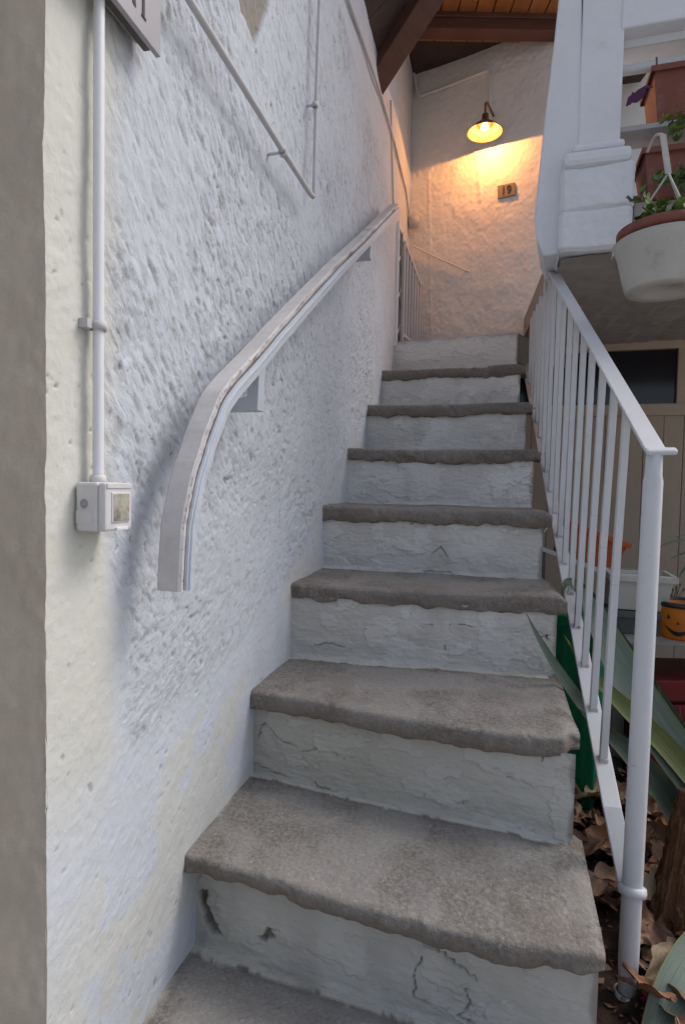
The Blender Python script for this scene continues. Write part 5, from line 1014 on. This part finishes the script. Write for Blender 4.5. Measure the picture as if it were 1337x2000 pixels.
# flower boxes on the balcony
ba = math.degrees(math.atan2(pt[1], pt[0]))
bx = pface(1248, 392, 0.0); c1 = v3(bx[:2], zp + 0.002) + pt * 0.31 - po * 0.09
trough('flower_box', c1, 0.30, 0.085, pface(1250, 292, 0.0)[2] - zp, ba, 'terracotta', 'terracotta flower box standing on the balcony parapet', 'planter', 0.80)
bx2 = pface(1262, 262, -0.06); c2_ = v3(bx2[:2], pface(1262, 268, -0.10)[2] + 0.004) + pt * 0.31 - po * 0.06
trough('flower_box', c2_, 0.30, 0.085, pface(1262, 152, -0.06)[2] - bx2[2], ba, 'terracotta', 'upper terracotta flower box on the white rail shelf', 'planter', 0.80)
gplant(c1 + pt * -0.02 + Z3 * 0.20, 0.10, 0.12, 26, 'leafy geranium in the lower terracotta flower box', (0.5, 0.3, 0.2), (0.03, 0.05), 0.0)
gplant(pface(1318, 345, 0.06), 0.09, 0.05, 40, 'grey green plant trailing over the front of the lower flower box', (0.35, 0.35, 0.30), (0.028, 0.048), 0.10)
gplant(pface(1330, 235, 0.02), 0.06, 0.05, 22, 'green sprig hanging in front of the upper flower box', (0.6, 0.3, 0.1), (0.026, 0.042), 0.06)
# hanging pot
hpY = 1.62; hc = atY(1301, 477, hpY); hb = atY(1297, 595, hpY); hgt = hc[2] - hb[2]
rt_ = (1300 - 1206) / F * hpY * 0.98; rb_ = rt_ * 0.74
ht = hgt * 0.78
hg = empty('hanging_pot', hc - Z3 * ht, 'white plastic hanging pot with a terracotta pot inside', 'hanging pot')
b = MB(); b.lathe([(0.001, 0.004), (rb_ * 0.55, 0.004), (rb_ * 0.6, 0.0), (rb_, 0.0), (rb_ + 0.004, 0.006), (rt_ * 0.955, ht * 0.84), (rt_ * 0.97, ht * 0.86), (rt_ * 0.985, ht * 0.97), (rt_, ht), (rt_ + 0.003, ht + 0.004), (rt_ - 0.006, ht + 0.004), (rt_ - 0.010, ht * 0.9)], hc - Z3 * ht, 56); hgo = b.build('outer_pot', 'white_pot', hg)
b = MB(); b.lathe([(rt_ * 0.82, ht * 0.6), (rt_ * 0.90, ht + 0.012), (rt_ * 0.965, ht + 0.014), (rt_ * 0.97, ht + 0.036), (rt_ * 0.91, ht + 0.036), (rt_ * 0.86, ht), (0.001, ht)], hc - Z3 * ht, 48); b.build('inner_pot', 'terracotta', hg)
apex = atY(1293, 338, hpY); apex[0] = hc[0] - 0.004; apex[1] = hpY
for an in (-1.65, 0.44, 2.53):
    e_ = hc + np.array([math.cos(an) * rt_, math.sin(an) * rt_, 0.002]); b = MB(); b.tube([e_, apex], 0.0028, 8); b.build('strand', 'white_pot', hg)
    b = MB(); b.box(e_ + Z3 * 0.004, (0.006, 0, 0), (0, 0.006, 0), (0, 0, 0.014)); b.build('strand_clip', 'white_pot', hgo, 0.002)
b = MB(); b.bar(apex - Z3 * 0.002, atY(1293, 262, hpY), (0.008, 0, 0), (0, 0.002, 0)); b.tube([atY(1293, 264, hpY) + np.array([0, q_, 0.02 * math.sin(q_ / 0.08 * math.pi)]) for q_ in np.linspace(0, 0.08, 8)], 0.004, 6); b.build('hook', 'white_pot', hg)
gplant(hc + Z3 * 0.0 + np.array([-0.01, -0.02, 0]), 0.10, 0.085, 72, 'fresh green plant growing in the hanging pot', (0.75, 0.2, 0.05), (0.03, 0.05), 0.0)
# trailing dry strands round the pot
for k, lst in enumerate([[(1330, 455), (1300, 480), (1258, 520), (1232, 572)], [(1337, 545), (1310, 562), (1270, 570)]]):
    pts = []
    for (x, y) in lst:
        p_ = atY(x, y, hpY - rt_ * 0.92); pts.append(p_)
# bat ornament hanging by the upper box
bo = pface(1218, 205, 0.05); cs_ = [(0, 0), (10, -2), (22, -12), (33, -30), (30, -38), (52, -42), (50, -46), (30, -46), (10, -34), (2, -26), (-4, -29), (-8, -20), (-16, -14), (-22, 8), (-18, 9), (-12, 4), (-10, 6), (-4, -2)]
bpts = [pface(1237 + x * 0.72, 200 + y * 0.72, 0.05) for x, y in cs_]
bb = empty('bat_ornament', bpts[0], 'purple felt bat ornament hanging by the upper flower box', 'ornament'); b = MB(); b.prism(bpts, -po * 0.004); b.build('felt_shape', 'bat', bb)
tc_ = pface(1240, 178, 0.05); b = MB(); b.tube([tc_, pface(1258, 168, 0.03)], 0.0012, 5); b.build('string', 'rope', bb)
hk = pface(1281, 130, -0.05); b = MB(); b.tube([pface(1281, 112, -0.05), pface(1282, 148, -0.05)], 0.003, 6); tag(b.build('box_hook', 'dark_pot'), 'thin dark wire hook holding the upper flower box', 'hook')

# ================================================================== far house behind the balcony
fh = empty('far_house', atY(1240, 200, 4.3), 'white neighbour wall with dark eave seen behind the balcony', 'house')
a = atY(1195, 300, 4.3); c = atY(1268, 300, 4.3); ztp = atY(1250, 62, 4.3)[2]; zbt = 1.6
b = MB(); b.hexa([v3(a[:2] - np.array([0.5, -.2]), zbt), v3(c[:2], zbt), v3(c[:2] + np.array([0, .3]), zbt), v3(a[:2] - np.array([0.5, -.5]), zbt), v3(a[:2] - np.array([0.5, -.2]), ztp + .3), v3(c[:2], ztp + .3), v3(c[:2] + np.array([0, .3]), ztp + .3), v3(a[:2] - np.array([0.5, -.5]), ztp + .3)]); b.build('wall', 'backwall', fh)
ze = atY(1250, 105, 4.0)[2]
b = MB(); a1 = atY(1190, 100, 3.95); c1_ = atY(1275, 92, 3.95); b.box(((a1[0] + c1_[0]) / 2, 3.95, a1[2] + 0.34), ((c1_[0] - a1[0]) / 2 + .1, 0, 0.0), (0, 0.45, 0), (0, 0, 0.28)); b.build('eave', 'dark_soffit', fh)
for x in (1246, 1284):
    q_ = atY(x, 100, 3.7); b = MB(); b.bar(np.array([q_[0], 3.2, q_[2] - 0.03]), np.array([q_[0] + 0.02, 3.72, q_[2] - 0.05]), (0.05, 0, 0), (0, 0, 0.06)); b.build('rafter', 'beam', fh)

print('objects', len(bpy.data.objects))
